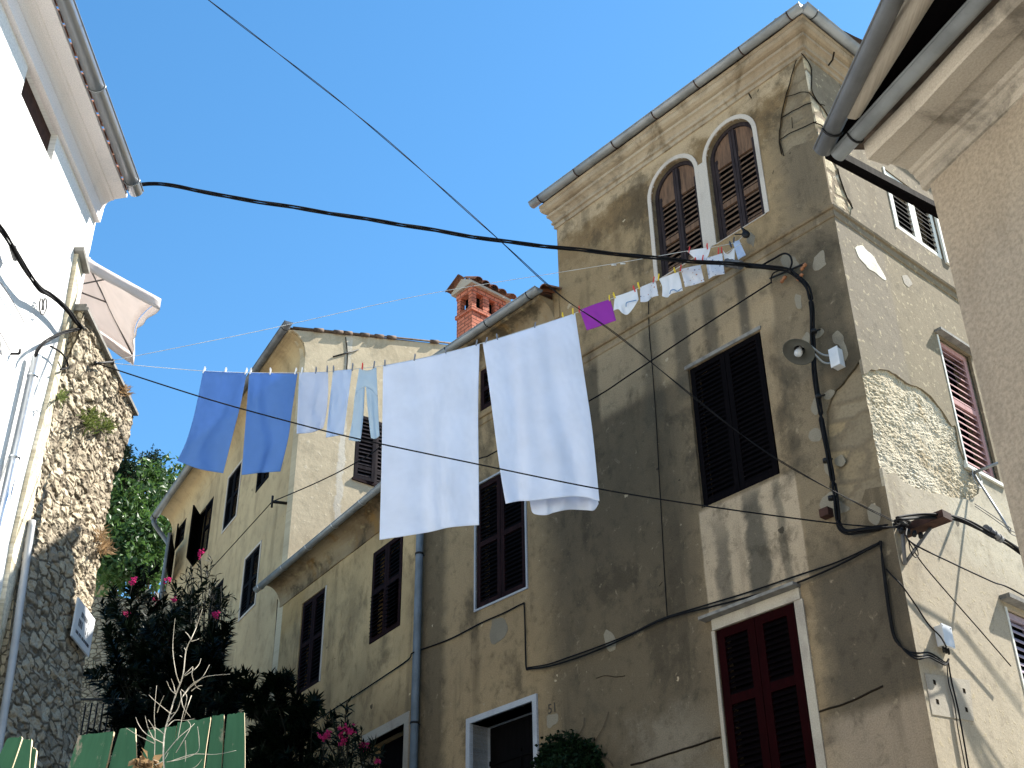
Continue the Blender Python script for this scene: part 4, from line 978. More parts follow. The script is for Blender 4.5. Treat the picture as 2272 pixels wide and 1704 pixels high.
# cables fixed near the corner
PCn = F.px(1712, 626, .12); e = F.px(1064, 1017, .5)
cable('service_cable', span(PCn, e, [(1560,724),(1400,830),(1310,888),(1100,1002)]) + [F.P(7.5, 10.3, .5)], .0095, 'black cable running down left from the insulators to behind the white sheets')
brk = S.P(.05, 6.90, .12)
top = V((-6.2, 7.6, 13.2))
far = hit(455, -6, V((0, 9.2, 0)), V((0, 1, 0)))
q = span(brk, far, [(1700,1003),(1370,744),(1240,653),(1075,503),(800,262)][0:5])
cable('long_wire', q + [far + (far - q[-2]) * .9], .0055, 'long taut black wire crossing the whole sky diagonally to the house corner', m='black', strands=2, twist=3, sm=14)
A_ = L.P(2.2, 0, 0); A_ = L.px(214, 806, .22)
q = span(A_, brk, [(450,882),(640,935),(800,975),(1060,1030),(1320,1083),(1560,1122),(1860,1162)])
cable('span_wire', q, .0075, 'dark sagging wire from the stone wall behind the towels to the house corner', sm=10)
cb = CF.px(604, 1113, .32)
cable('rear_cable', [CF.px(455, 1275, .5), CF.px(485, 1244, .4)] + [cb] , .010, 'black cable dropping from the rear house bracket into the oleanders')
cable('rear_cable', span(cb, B.P(.3, 11.4, .5), [(700,1072),(780,1032),(841,993)]), .010, 'black cable from the rear house bracket up to behind the white sheet')
mb = MB(); mb.tube([CF.px(638, 1117, -.02), cb], .03, 6); mb.tube([cb - V((0,0,.12)), cb + V((0,0,.12))], .022, 6); tag(mb.build('wall_bracket', M['iron'], None, base=cb), 'black iron cable bracket on the shaded wall of the rear house', 'bracket')
cable('facade_cable', on(B, [(640,1632),(695,1602),(780,1548),(850,1502),(905,1464)], .03) + [F.P(7.62, 7.72, .17)] + on(F, [(936,1441),(1000,1417),(1068,1382),(1120,1359),(1158,1340),(1163,1344),(1165,1400),(1167,1478),(1172,1485)], .025), .010, 'thin black cable stepping along the row house wall under the shuttered window')
cable('facade_cable', on(F, [(1168,1482),(1215,1474),(1257,1460),(1330,1434),(1400,1406),(1440,1386),(1479,1369),(1571,1341),(1660,1314),(1760,1280),(1860,1246),(1952,1203)], .035), .009, 'upper of two black cables sagging above the oxblood shutters')
cable('facade_cable', on(F, [(1170,1485),(1220,1478),(1290,1456),(1360,1428),(1420,1398),(1481,1371),(1571,1348),(1660,1325),(1760,1296),(1860,1254),(1950,1206)], .05), .011, 'lower of two black cables sagging above the oxblood shutters')
cable('thin_drop_wire', on(F, [(1438,640),(1439,690),(1441,746),(1446,801),(1452,880),(1457,954),(1462,1050),(1467,1136),(1473,1250),(1480,1366)], .012), .0055, 'thin dark wire dropping straight down the middle of the grey facade')
for k, (off, lab) in enumerate(((0, 'thick'), (7, 'middle'), (13, 'outer'))):
    cable('corner_cable', on(F, [(1955-off*.3,1200),(1957+off*.2,1245),(1962+off*.3,1290),(1970+off*.3,1350),(1980+off*.3,1405),(1992+off*.3,1428),(2012,1443+off*.4)], .04) + on(S, [(2035,1449+off),(2060,1448+off*.8),(2080,1458+off*.7),(2098,1470+off*.4),(2105,1462)], .05 + .01*k), .009, f'{lab} of three black cables running down the house corner to the grey junction box')
cable('box_cable', on(S, [(2104,1470),(2112,1515),(2125,1570),(2138,1640),(2150,1712)], .03), .009, 'black cable hanging down from the grey junction box, right one')
cable('box_cable', on(S, [(2101,1472),(2105,1515),(2117,1560),(2126,1620),(2144,1712)], .025), .006, 'thinner black cable hanging down from the grey junction box, left one')
cable('span_wire', [brk] + on(S, [(2020,1202),(2110,1248),(2200,1290),(2275,1324)], .35) + [S.P(4, 6.1, .6)], .008, 'taut wire from the corner bracket rightwards above the window hood')
cable('span_wire', [S.P(.06, 6.78, .1)] + on(S, [(2045,1248),(2110,1325),(2180,1405),(2243,1478)], .10), .007, 'taut wire slanting down from the corner bracket to the lower right window')
cable('span_wire', on(F, [(1966,1262),(1978,1276)], .05) + on(S, [(2000,1298),(2030,1340),(2060,1385),(2086,1412),(2100,1436)], .10), .008, 'wire slanting from the house corner to the grey junction box')
cable('loop_cable', on(S, [(2016,1200),(2020,1222),(2030,1236),(2037,1232),(2034,1218),(2020,1202)], .14), .006, 'small black wire loop hanging under the corner bracket')
for k in range(2): cable('thin_wire', on(S, [(2163,1118 + k*5),(2200,1142 + k*6),(2240,1170 + k*7),(2262,1185 + k*8)], .33) + [S.P(3.4, 7.4 - .1*k, .5)], .005, ('upper' if k == 0 else 'lower') + ' of two thin pale wires between the wall pole and the roughcast house', m='cable_grey')
# corner bracket: rusty beam with struts
cbk = thing('corner_bracket', S.P(.2, 6.9), 'rusty steel beam with diagonal struts sticking out of the sunlit corner', 'bracket')
mb = MB(); P_ = [S.P(u, z, d) for d in (-.05, .50) for u, z in ((.10, 6.90), (.26, 6.90), (.26, 6.98), (.10, 6.98))]; mb.box8(P_); mb.build('beam', M['rust'], cbk)
mb = MB(); mb.tube([S.P(.22, 6.90, .28), S.P(.10, 6.58, .0)], .018, 6); mb.tube([S.P(.08, 6.93, .05), S.P(.06, 6.55, .02)], .022, 6); mb.build('strut', M['cable_grey'], cbk)
mb = MB(); 
for k in range(4): mb.lathe([(.0, -.03), (.02, -.03), (.026, 0), (.02, .03), (0, .03)], S.P(-.02 + .06*k, 6.86 - .01*k, .10 + .03*k), V((.3, .2, 1)), 8)
mb.build('insulator', M['iron'], cbk)
# pole by the pink window
bp_ = S.P(1.9, 8.18)
mb = MB(); mb.tube([bp_ - S.n * .05, bp_ + S.n * .36], .018, 8); mb.tube([S.P(1.9, 8.18, .02), S.P(1.82, 7.55, .25), S.P(1.78, 7.3, .33)], .014, 8); mb.tube([S.P(1.9 + .09*cos(k*pi/8), 8.1 + .12*sin(k*pi/8), .05) for k in range(17)], .006, 5)
tag(mb.build('wall_pole', M['zinc'], None, base=bp_), 'grey steel wall pole below the faded pink shutter', 'pole')
mb = MB()
P_ = [F.px(1826, 1140, d) for d in (0, .12)]; mb.fbox(F, *(lambda a: (a[0] - .02, a[0] + .09, a[1] - .05, a[1] + .04))(F.uz(1846, 1138)), -.02, .10)
tag(mb.build('beam_stub', M['rust'], None, base=F.P(.6, 6.9)), 'short rusty beam stub beside the black cable on the shaded facade', 'beam')
# junction box
jb = thing('junction_box', S.P(.5, 5.9), 'small light grey junction box on the sunlit corner wall', 'box')
mb = MB(); mb.fbox(S, .405, .56, 5.80, 6.0, 0, .075); mb.fbox(S, .395, .57, 5.79, 6.01, .076, .09); 
for q in range(4): mb.lathe([(.008, 0), (.008, .004), (0, .004)], S.P(.41 if q < 2 else .555, 5.805 if q % 2 else 5.995, .09), S.n, 8)
mb.build('casing', M['box'], jb)
mb = MB()
for q in range(3): mb.tube([S.P(.44 + .045*q, 5.80, .035), S.P(.44 + .045*q, 5.74, .035)], .012, 8)
mb.build('cable_gland', M['iron'], jb)
# meter plate holes: only dark squares on the wall mesh, no recess
# ================================================================== LAMP
lp = thing('street_lamp', F.P(.27, 9.0), 'wall mounted street lamp with wide enamel dish and bare bulb', 'lamp')
LCc = F.px(1773, 779, .46)
ax = (V((0,0,-1)) + F.n * .55 + F.u * .10).normalized()
mb = MB(); mb.lathe([(.03, -.11), (.045, -.10), (.05, -.05), (.066, -.035), (.172, .008), (.178, .015), (.169, .011), (.066, -.025), (.062, -.02)], LCc, ax, 28); mb.build('lamp_shade', M['lampshade'], lp)
mb = MB(); mb.lathe([(.001, -.1), (.055, -.09), (.055, -.035)], LCc, ax, 16); mb.build('reflector', M['iron'], lp)
mb = MB(); mb.lathe([(.022, -.06), (.024, -.03), (.040, .0), (.046, .03), (.040, .06), (.02, .078), (.0, .083)], LCc, ax, 18); mb.build('bulb', M['bulb'], lp)
bx = F.uz(1858, 796, .05)
mb = MB(); P_ = []
mb.fbox(F, bx[0]-.05, bx[0]+.05, bx[1]-.11, bx[1]+.11, 0.0, .10); mb.fbox(F, bx[0]-.058, bx[0]+.058, bx[1]-.115, bx[1]+.118, .101, .112); mb.build('ballast_box', M['box'], lp)
for dz, s_ in ((.05, 1), (-.05, -1)):
    mb = MB(); mb.tube(catmull([F.P(bx[0] + .06, bx[1] + dz, .10), F.P(bx[0] + .10, bx[1] + dz, .2), LCc + F.u * -.10 + V((0,0,.04 + dz*.4)) , LCc - ax * .05 + F.u * -.04], 5), .011, 8); mb.build('arm', M['zinc'], lp)
# cable stand-off clips
for k, (x, y) in enumerate(((1812,735),(1822,880),(1838,1022),(1850,1105))):
    mb = MB(); a = F.px(x, y, .0); b = F.px(x - 6, y, .11); mb.tube([a + F.u * -.05, b], .010, 6); mb.tube([b - V((0,0,.02)), b + V((0,0,.02))], .032, 10)
    tag(mb.build('cable_clip', M['iron'], None, base=a), ['topmost', 'second from top', 'third from top', 'lowest'][k] + ' iron stand-off clip holding the thick cable to the shaded facade', 'clip', 'cable clips down the facade')

# ---- cables on the white house
q_ = on(L, [(-40,470),(0,506)], .16)
cable('feeder_cable', [q_[0] + (q_[0] - q_[1]) * 2.2 - L.n * .12] + on(L, [(-40,470),(0,506),(30,552),(60,602),(88,640),(108,652),(130,668),(152,690),(168,712),(182,728)], .16), .016, 'thick dark twisted cable running down the white wall to the stone wall', strands=4, twist=2.2)
cable('feeder_cable', on(L, [(79,790),(84,776),(100,758),(125,745),(150,735),(175,730),(188,728)], .14), .012, 'short twisted cable from the conduit mouth to the stone wall', strands=3, twist=3)
cable('loop_cable', on(L, [(112,768),(135,782),(148,800),(150,815),(134,820)], .10), .010, 'short black cable curl on the pale stone pier')
mb = MB(); q = L.px(88, 680, .04); mb.tube([q + V((0, .02*k*0, 0)) + L.u * (.07*cos(k*.8)) + V((0,0,.09*sin(k*.8))) + L.n*(.01*k*.5) for k in range(14)], .008, 5); tag(mb.build('wire_coil', M['cable_grey'], None, base=q), 'small coil of spare grey wire hanging on the white wall', 'wire coil')
mb = MB(); q = L.px(28, 548, .10); q2 = L.px(36, 575, .10); mb.tube([q, q2], .035, 8); tag(mb.build('cable_clamp', M['cable_grey'], None, base=q), 'grey cable clamp on the feeder cable of the white wall', 'clamp')
mb = MB(); q = L.px(24, 785, .0); mb.tube([q, q + L.n * .08], .012, 6); mb.tube([q + L.n*.08, q + L.n*.08 + V((0,0,.05))], .012, 6); tag(mb.build('wall_hook', M['iron'], None, base=q), 'tiny iron hook alone on the white wall left of the conduit', 'hook')
cable('thin_wire', [L.P(-4.0, 10.5, .03)] + on(L, [(-20,610),(0,625),(30,672),(54,716)], .05), .005, 'thin wire slanting across the white wall above the conduit', m='cable_grey')
cable('thin_wire', [L.P(-4.5, 10.0, .03)] + on(L, [(-20,715),(0,738),(22,778)], .05), .005, 'thin wire slanting across the white wall to the iron hook', m='cable_grey')

# ================================================================== CLOTHESLINES AND LAUNDRY
AL = L.px(250, 803, .28); AR = F.px(1655, 520, .16)
hz = V((AR.x - AL.x, AR.y - AL.y, 0)).normalized(); NL = V((hz.y, -hz.x, 0))
if NL.dot(CAM - AL) < 0: NL = -NL
def LP(x, y, d=0.0): return hit(x, y, AL + NL * d, NL)
lower = [(250,806),(350,815),(451,823),(553,827),(664,827),(728,825),(783,819),(850,811),(960,789),(1064,763),(1170,730),(1276,695),(1364,660),(1413,641),(1460,621),(1505,604),(1554,589),(1604,566),(1645,540)]
upper = [(250,800),(420,766),(600,729),(940,654),(1250,603),(1362,585),(1450,570),(1524,557),(1577,549),(1630,538),(1652,520)]
def drawn(mb, pts, r): mb.tube(catmull(pts, 6), r, 5)
mb = MB(); drawn(mb, [LP(x, y) for x, y in lower], .0035)
tag(mb.build('clothesline', M['cord'], None, base=AL), 'lower sagging white clothesline carrying sheets and towels between stone wall and corner house', 'clothesline')
mb = MB(); drawn(mb, [LP(x, y, -.05) for x, y in upper], .0035)
for x in (1362, 1382): a = LP(x, 588 - (x-1362)*.15, -.05); mb.tube([a - hz*.03, a + hz*.03], .010, 5)
tag(mb.build('clothesline', M['cord'], None, base=AL), 'upper nearly straight clothesline carrying only three small white garments', 'clothesline')
ah = F.px(1658, 514, .0)
mb = MB(); mb.tube([ah, ah + F.n * .10, AR], .014, 6); mb.lathe([(.0, -.012), (.05, -.012), (.05, .012), (0, .012)], AR, hz.cross(V((0,0,1))), 12); mb.tube([AR, AR - hz * .14], .008, 6)
tag(mb.build('line_pulley', M['iron'], None, base=ah), 'black iron pulley on the facade below the right arched window', 'pulley')
mb = MB(); a = L.px(212, 806, .20); mb.tube([a, AL + NL * .0], .014, 6); mb.tube([AL - V((0,0,.03)), AL + V((0,0,.03))], .02, 6); mb.tube([a - V((0,0,.02)), a + V((0,0,.02))], .022, 6)
tag(mb.build('line_hook', M['iron'], None, base=a), 'black iron hook on the stone wall coping holding the clotheslines', 'hook')

def bez(pts, t):
    n = len(pts) - 1; x = t * n; i = min(int(x), n - 1); f = x - i
    p0 = pts[max(i-1, 0)]; p1 = pts[i]; p2 = pts[i+1]; p3 = pts[min(i+2, n)]
    g = lambda a, b, c, d: .5 * ((2*b) + (c-a)*f + (2*a-5*b+4*c-d)*f*f + (3*b-a-3*c+d)*f*f*f)
    return (g(p0[0], p1[0], p2[0], p3[0]), g(p0[1], p1[1], p2[1], p3[1]))
def cloth(name, mat, label, cat, topc, botc, leftc=None, rightc=None, fold=.03, seed=0, d0=0.0, lean=0.0, nu=36, nv=44, group=None, freq=9, mb=None, build=True, hem=0.0):
    """Coons patch between four drawn edges (pixels), hung on the line plane; folds grow downwards"""
    leftc = leftc or [topc[0], botc[0]]; rightc = rightc or [topc[-1], botc[-1]]
    ww = (LP(*topc[-1]) - LP(*topc[0])).length; hh = (LP(*botc[0]) - LP(*topc[0])).length
    def fn(a, b):
        T_ = bez(topc, a); B_ = bez(botc, a); Lf = bez(leftc, b); Rt = bez(rightc, b)
        c = [(1-b)*T_[k] + b*B_[k] + (1-a)*Lf[k] + a*Rt[k] - ((1-a)*(1-b)*topc[0][k] + a*(1-b)*topc[-1][k] + (1-a)*b*botc[0][k] + a*b*botc[-1][k]) for k in (0, 1)]
        ph = a * freq * ww + .5 * noise.noise(V((a*2, b*2, seed)))*3
        amp = fold * (.12 + b ** .8)
        off = amp * (sin(ph + seed) * .6 + .5 * sin(ph * 2.3 + seed*2 + b*.7)) + fold * .8 * b * noise.noise(V((a*2.2, b*1.7, seed+9))) + .004 * noise.noise(V((a*18*ww, b*18*hh, seed)))
        off += .012 * (1 - b) ** 6 * abs(sin(a * pi * max(1, round(ww/.35))))
        return LP(c[0], c[1], d0 + off + lean * b), (a * ww, (1 - b) * hh)
    own = mb is None
    mb = mb or MB(); mb.grid(fn, nu, nv, 0, True)
    if not build: return mb
    o = mb.build(name, mat, None, base=LP(*topc[0]))
    sd = o.modifiers.new('thick', 'SOLIDIFY'); sd.thickness = .003; sd.offset = 0
    return tag(o, label, cat, group)
cloth('towel', M['c_blue'], 'blue towel, leftmost piece of laundry on the line', 'towel', [(451,823),(500,826),(547,828)], [(393,1022),(440,1040),(495,1050)], [(451,823),(432,915),(413,980),(393,1022)], [(547,828),(533,900),(519,955),(495,1050)], .03, 1)
cloth('towel', M['c_blue'], 'blue towel, second from the left on the line', 'towel', [(553,827),(600,828),(660,829)], [(536,1054),(580,1049),(622,1046)], None, [(660,829),(648,910),(640,970),(622,1046)], .03, 2)
cloth('pillowcase', M['c_pale'], 'pale grey blue pillowcase hanging right of the two blue towels', 'pillowcase', [(664,827),(700,826),(728,825)], [(658,962),(690,960),(717,950)], None, [(728,825),(728,870),(724,915),(717,950)], .035, 3)
cloth('pillowcase', M['c_pale2'], 'narrow pale blue cloth between the pillowcase and the trousers', 'cloth', [(739,823),(760,821),(781,820)], [(723,971),(742,968),(762,964)], None, None, .025, 4)
# trousers: two legs on one waist
mb = cloth('x', None, '', '', [(797,818),(816,822),(835,815)], [(787,880),(809,858),(838,880)], None, None, .02, 5, build=False, nu=24, nv=16)
cloth('x', None, '', '', [(787,880),(797,866),(809,858)], [(774,976),(786,979),(800,979)], [(787,880),(782,930),(774,976)], [(809,858),(806,920),(800,979)], .02, 6, build=False, mb=mb, nu=14, nv=24)
cloth('x', None, '', '', [(812,858),(825,866),(838,880)], [(823,972),(833,974),(842,967)], [(812,858),(816,910),(823,972)], [(838,880),(840,925),(842,967)], .02, 7, build=False, mb=mb, nu=14, nv=24)
o = mb.build('trousers', M['c_trous'], None, base=LP(797, 818)); sd = o.modifiers.new('thick', 'SOLIDIFY'); sd.thickness = .004
tag(o, 'washed light blue trousers hanging left of the big white sheets', 'trousers')
cloth('bed_sheet', M['c_white'], 'large white sheet, left of the two big ones, straight lower hem', 'sheet', [(850,812),(960,790),(1064,763)], [(842,1198),(945,1182),(1000,1170),(1063,1165)], [(850,812),(847,1000),(842,1198)], [(1064,763),(1061,900),(1062,1030),(1063,1165)], .014, 8, nu=60, nv=70)
cloth('bed_sheet', M['c_white'], 'large white sheet, right of the two big ones, ragged hem with folded back layer', 'sheet', [(1071,762),(1170,731),(1276,695)], [(1122,1118),(1150,1112),(1180,1111),(1240,1104),(1290,1102),(1330,1112)], [(1071,762),(1081,828),(1097,950),(1110,1047),(1122,1118)], [(1276,695),(1296,830),(1315,960),(1330,1112)], .026, 9, nu=60, nv=70)
cloth('bed_sheet', M['c_white'], 'back layer of the folded white sheet showing below its ragged hem', 'sheet', [(1090,758),(1170,733),(1262,702)], [(1178,1112),(1182,1138),(1210,1143),(1230,1137),(1262,1131),(1300,1132),(1318,1132),(1328,1118)], [(1090,758),(1140,950),(1178,1112)], [(1262,702),(1300,900),(1328,1118)], .04, 11, d0=-.10, lean=-.05, nu=60, nv=60)
cloth('cloth', M['c_purple'], 'bright purple cloth right of the big white sheets', 'cloth', [(1286,688),(1322,674),(1354,664)], [(1302,733),(1330,724),(1367,711)], None, None, .015, 12, nu=20, nv=14)
def garment(name, mat, label, cat, top, bot, lf=None, rt=None, seed=0, d0=0.0, extra=None):
    o = cloth(name, mat, label, cat, top, bot, lf, rt, .014, seed, d0=d0, nu=22, nv=18, group='small white laundry', freq=22)
    return o
g1 = garment('bodysuit', M['c_wh2'], 'plain white bodysuit with a pointed tail next to the purple cloth', 'bodysuit', [(1364,658),(1390,650),(1413,642)], [(1361,689),(1372,686),(1380,694),(1392,698),(1405,684),(1417,664)], seed=13)
garment('undershirt', M['c_dot'], 'small dotted undershirt with ochre trim, leftmost of the dotted ones', 'undershirt', [(1420,637),(1440,630),(1455,625)], [(1421,670),(1436,669),(1447,660),(1461,656)], seed=14)
g2 = garment('bodysuit', M['c_wh2'], 'white bodysuit with a blue collar line between dotted undershirts', 'bodysuit', [(1462,619),(1485,610),(1505,603)], [(1469,657),(1481,660),(1490,652),(1515,645)], [(1462,619),(1469,635),(1469,657)], [(1505,603),(1511,625),(1515,645)], seed=15)
garment('undershirt', M['c_dot'], 'widest dotted undershirt, in front of the left arched window', 'undershirt', [(1511,597),(1532,592),(1554,588)], [(1520,637),(1540,632),(1563,625)], seed=16)
garment('undershirt', M['c_dotb'], 'blue dotted undershirt hanging behind the thick cable', 'undershirt', [(1565,573),(1585,567),(1602,562)], [(1573,619),(1585,612),(1608,608)], seed=17)
garment('underpants', M['c_wh2'], 'white underpants on the upper line by the left arched window', 'underpants', [(1524,557),(1550,552),(1577,549)], [(1540,572),(1552,580),(1565,577),(1572,566)], seed=18, d0=-.05)
garment('vest', M['c_wh2'], 'white strappy vest right of the dotted undershirts', 'vest', [(1604,555),(1611,563),(1619,561),(1630,549)], [(1608,577),(1620,580),(1630,578)], seed=19, d0=-.05)
garment('shorts', M['c_pale2'], 'light blue shorts at the right end of the upper line', 'shorts', [(1626,537),(1633,535),(1640,533)], [(1638,577),(1646,571),(1655,566)], seed=20, d0=-.05)
for o, pts, mt in ((g1, [(1389,680),(1390,672),(1398,669),(1412,666)], 'c_trimb'), (g2, [(1486,652),(1489,644),(1497,643),(1503,646),(1512,640)], 'c_trimb')):
    mb = MB(); mb.tube(catmull([LP(x, y, .03) for x, y in pts], 4), .006, 5); mb.build('trim', M[mt], o)
# clothespins
pins = [(453,820,'white','left corner of the leftmost blue towel'),(500,822,'white','middle of the leftmost blue towel'),(546,823,'white','right corner of the leftmost blue towel'),(556,823,'white','left corner of the second blue towel'),(600,823,'white','middle of the second blue towel'),(656,823,'white','right corner of the second blue towel'),
 (670,822,'white','left corner of the grey blue pillowcase'),(701,821,'grey','middle of the grey blue pillowcase'),(726,818,'grey','right corner of the grey blue pillowcase'),(740,818,'grey','left corner of the narrow blue cloth'),(782,813,'grey','right corner of the narrow blue cloth'),(804,812,'red','waist of the light blue trousers'),(830,808,'grey','right hip of the light blue trousers'),
 (854,805,'grey','left corner of the left big sheet'),(920,792,'grey','left half of the left big sheet'),(989,778,'grey','right half of the left big sheet'),(1057,761,'grey','right corner of the left big sheet'),(1079,755,'grey','left corner of the right big sheet'),(1103,747,'grey','left half of the right big sheet'),(1187,721,'grey','middle of the right big sheet'),(1249,700,'yellow','right half of the right big sheet'),(1271,691,'yellow','right corner of the right big sheet'),
 (1285,685,'red','left corner of the purple cloth'),(1352,661,'yellow','right corner of the purple cloth'),(1363,655,'yellow','left corner of the plain white bodysuit'),(1407,640,'red','right corner of the plain white bodysuit'),(1417,633,'yellow','left corner of the small dotted undershirt'),(1450,620,'red','right corner of the small dotted undershirt'),(1461,614,'yellow','left corner of the blue collared bodysuit'),(1497,599,'yellow','right corner of the blue collared bodysuit'),
 (1510,594,'red','left corner of the widest dotted undershirt'),(1544,577,'red','right part of the widest dotted undershirt'),(1559,572,'red','left corner of the blue dotted undershirt'),(1529,553,'red','left corner of the white underpants'),(1569,546,'red','right corner of the white underpants'),(1594,556,'red','right part of the blue dotted undershirt'),(1601,554,'red','left strap of the white vest'),(1621,541,'dark','right strap of the white vest'),(1628,532,'dark','left corner of the light blue shorts')]
def pin_mesh(mt):
    mb = MB()
    for s_ in (1, -1):
        P = [hz*x + V((0,0,z)) + NL*y for z, o in ((-.04, .004), (.045, .012)) for x, y in ((-.007, s_*o), (.007, s_*o), (.007, s_*(o+.006)), (-.007, s_*(o+.006)))]
        mb.box8(P)
    mb.tube([hz*-.008 + V((0,0,.008)), hz*.008 + V((0,0,.008))], .008, 6)
    return mb.build('clothespin', mt, None, base=(0,0,0))
protos = {}
for (x, y, c, where) in pins:
    if c not in protos: o = protos[c] = pin_mesh(M['pin_' + c])
    else: o = protos[c].copy(); COL.objects.link(o)
    o.location = LP(x, y + 2, -.05 if y < 560 and x in (1529, 1569, 1601, 1621, 1628) else 0); o.rotation_euler = (random.uniform(-.15, .15), random.uniform(-.25, .25), 0)
    tag(o, f'{c} clothespin on the {where}', 'clothespin', 'clothespins on the lines')

# ================================================================== PARASOL on the terrace
Rr, Bb, cen = V((-4.404, 12.883, 10.93)), V((-5.33, 14.888, 11.424)), V((-5.784, 13.362, 11.583))   # tilted towards the lane
pn_ = (Rr - cen).cross(Bb - cen).normalized(); pn_ = pn_ if pn_.z > 0 else -pn_
par = thing('parasol', V((cen.x, cen.y, 9.6)), 'pale square parasol open above the stone wall terrace', 'parasol')
cor = [Rr, Bb, cen * 2 - Rr, cen * 2 - Bb]; ap = cen + pn_ * .42
mb = MB()
for k in range(4):
    a, b = cor[k], cor[(k+1) % 4]
    def fn(s_, t):
        e = a.lerp(b, s_); e = e.lerp(cen, .13 * sin(pi * s_)); p = e.lerp(ap, t) - pn_ * .05 * sin(pi * t); return p, (s_ * 2, t * 1.4)
    mb.grid(fn, 14, 10)
o = mb.build('canopy', M['parasol'], par); sd = o.modifiers.new('t', 'SOLIDIFY'); sd.thickness = .004
mb = MB()
for k in range(4):
    a, b = cor[k], cor[(k+1) % 4]
    def fn(s_, t):
        e = a.lerp(b, s_); e = e.lerp(cen, .13 * sin(pi * s_)); out = (e - cen).normalized()
        return e + V((0, 0, -.17 * t)) + out * (.015 * sin(s_ * 26) * t + .01), (s_ * 2, t * .2)
    mb.grid(fn, 28, 3)
o = mb.build('valance', M['parasol'], par); sd = o.modifiers.new('t', 'SOLIDIFY'); sd.thickness = .004
mb = MB()
for k in range(4):
    mb.tube([ap - pn_*.06, cor[k] + (cen - cor[k]) * .02 - pn_*.025], .014, 6)
    m_ = cor[k].lerp(ap, .58) - pn_*.05; mb.tube([m_, cen - pn_*.10], .011, 6)
mb.build('rib', M['steel'], par)
mb = MB(); mb.tube([V((cen.x, cen.y, 9.6)) - V((pn_.x*.8, pn_.y*.8, 0)), cen - pn_*.9, ap], .024, 10); mb.build('pole', M['w_raw_and_lit_edge'], par)

# ================================================================== PLANTS
def leaf(mb, p, d, n, L_, W, m=0):
    """folded lance-shaped leaf from p along d"""
    d = d.normalized(); s_ = d.cross(n)
    if s_.length < 1e-4: s_ = d.orthogonal()
    s_.normalize(); nn = s_.cross(d)
    a = mb.vert(p); b = mb.vert(p + d*L_*.45 + s_*W*.5 + nn*W*.18); c = mb.vert(p + d*L_ - nn*L_*.08); e = mb.vert(p + d*L_*.45 - s_*W*.5 + nn*W*.18); g_ = mb.vert(p + d*L_*.5)
    mb.face((a, b, c, g_), m, False); mb.face((a, g_, c, e), m, False)
rv = lambda: V((random.gauss(0, 1), random.gauss(0, 1), random.gauss(0, 1)))
def oleander(name, label, base, tips, nleaf, flowers=(), sub=(), LL=.13, WW=.026, twigs=5, group='oleander shrubs'):
    """stems from the base to each tip, whorls of leaves up the stems"""
    root = thing(name, base, label, 'shrub', group)
    st = MB(); lf = MB(); fl = MB()
    for (tip, spread) in tips:
        b0 = V(base) + V((random.uniform(-.25, .25), random.uniform(-.25, .25), 0)); path = catmull([b0, b0.lerp(tip, .5) + V((random.uniform(-.15, .15), random.uniform(-.15, .15), .2)), tip], 6)
        st.tube(path, .022, 5, rend=.006)
        for k in range(twigs):
            t = random.uniform(.45, 1); q = path[int(t * (len(path) - 1))]; e = q + rv() * spread * .5 + V((0, 0, spread * .5)); 
            if k == 0: q, e = path[-3], path[-1]
            st.tube([q, q.lerp(e, .5) + rv()*.03, e], .008, 4, rend=.003)
            nw = nleaf // max(1, twigs)
            dr = (e - q).normalized()
            for j in range(nw):
                s_ = random.uniform(.1, 1.0); p = q.lerp(e, s_); o_ = rv(); o_ = (o_ - dr * o_.dot(dr)).normalized()
                leaf(lf, p, dr * random.uniform(.3, 1.1) + o_, dr, LL * random.uniform(.7, 1.2), WW * random.uniform(.8, 1.2))
    fls = []
    for (c, r) in flowers:
        fl = MB(); fls.append(fl)
        for k in range(int(26 * r / .1)):
            p = c + rv() * r * .42; d = rv(); 
            for j in range(4): leaf(fl, p, d.normalized()*.6 + rv()*.6, rv(), .038, .032)
        st.tube([c - V((.02, .02, .35)), c], .006, 4)
    st.build('stem', M['stem_dark'], root); lf.build('foliage', M['leaf_ole'], root)
    for fl in fls: fl.build('flower', M['pink'], root)
    return root
def P3(x, y, Y): return atY(x, y, Y)
# tall oleander thicket in the shade between the stone wall and the rear house
def tips_px(lst, Y, sp, dy=.8): return [(P3(x, y, Y + random.uniform(-dy, dy)), sp) for x, y in lst]
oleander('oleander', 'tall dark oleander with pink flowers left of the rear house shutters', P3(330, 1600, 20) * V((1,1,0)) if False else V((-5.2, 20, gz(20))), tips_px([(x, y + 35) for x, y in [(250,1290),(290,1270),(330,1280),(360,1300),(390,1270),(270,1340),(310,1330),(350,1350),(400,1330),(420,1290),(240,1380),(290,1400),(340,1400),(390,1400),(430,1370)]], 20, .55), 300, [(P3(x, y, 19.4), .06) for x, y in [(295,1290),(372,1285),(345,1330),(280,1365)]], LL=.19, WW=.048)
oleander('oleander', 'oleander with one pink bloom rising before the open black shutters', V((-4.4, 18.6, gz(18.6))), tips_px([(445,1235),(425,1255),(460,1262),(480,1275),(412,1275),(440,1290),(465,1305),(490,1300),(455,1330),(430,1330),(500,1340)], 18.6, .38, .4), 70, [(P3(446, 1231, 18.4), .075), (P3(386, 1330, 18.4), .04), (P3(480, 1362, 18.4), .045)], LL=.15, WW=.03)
oleander('oleander', 'dense black green oleander mass below the rear house', V((-4.3, 17.6, gz(17.6))), tips_px([(x + random.uniform(-12, 12), y + random.uniform(-10, 10)) for y in (1390, 1430, 1480, 1530, 1590, 1640) for x in (245, 290, 335, 380, 425, 470, 500)], 17.4, .55, .8), 300, [(P3(478, 1364, 17), .045)], LL=.18, WW=.05)
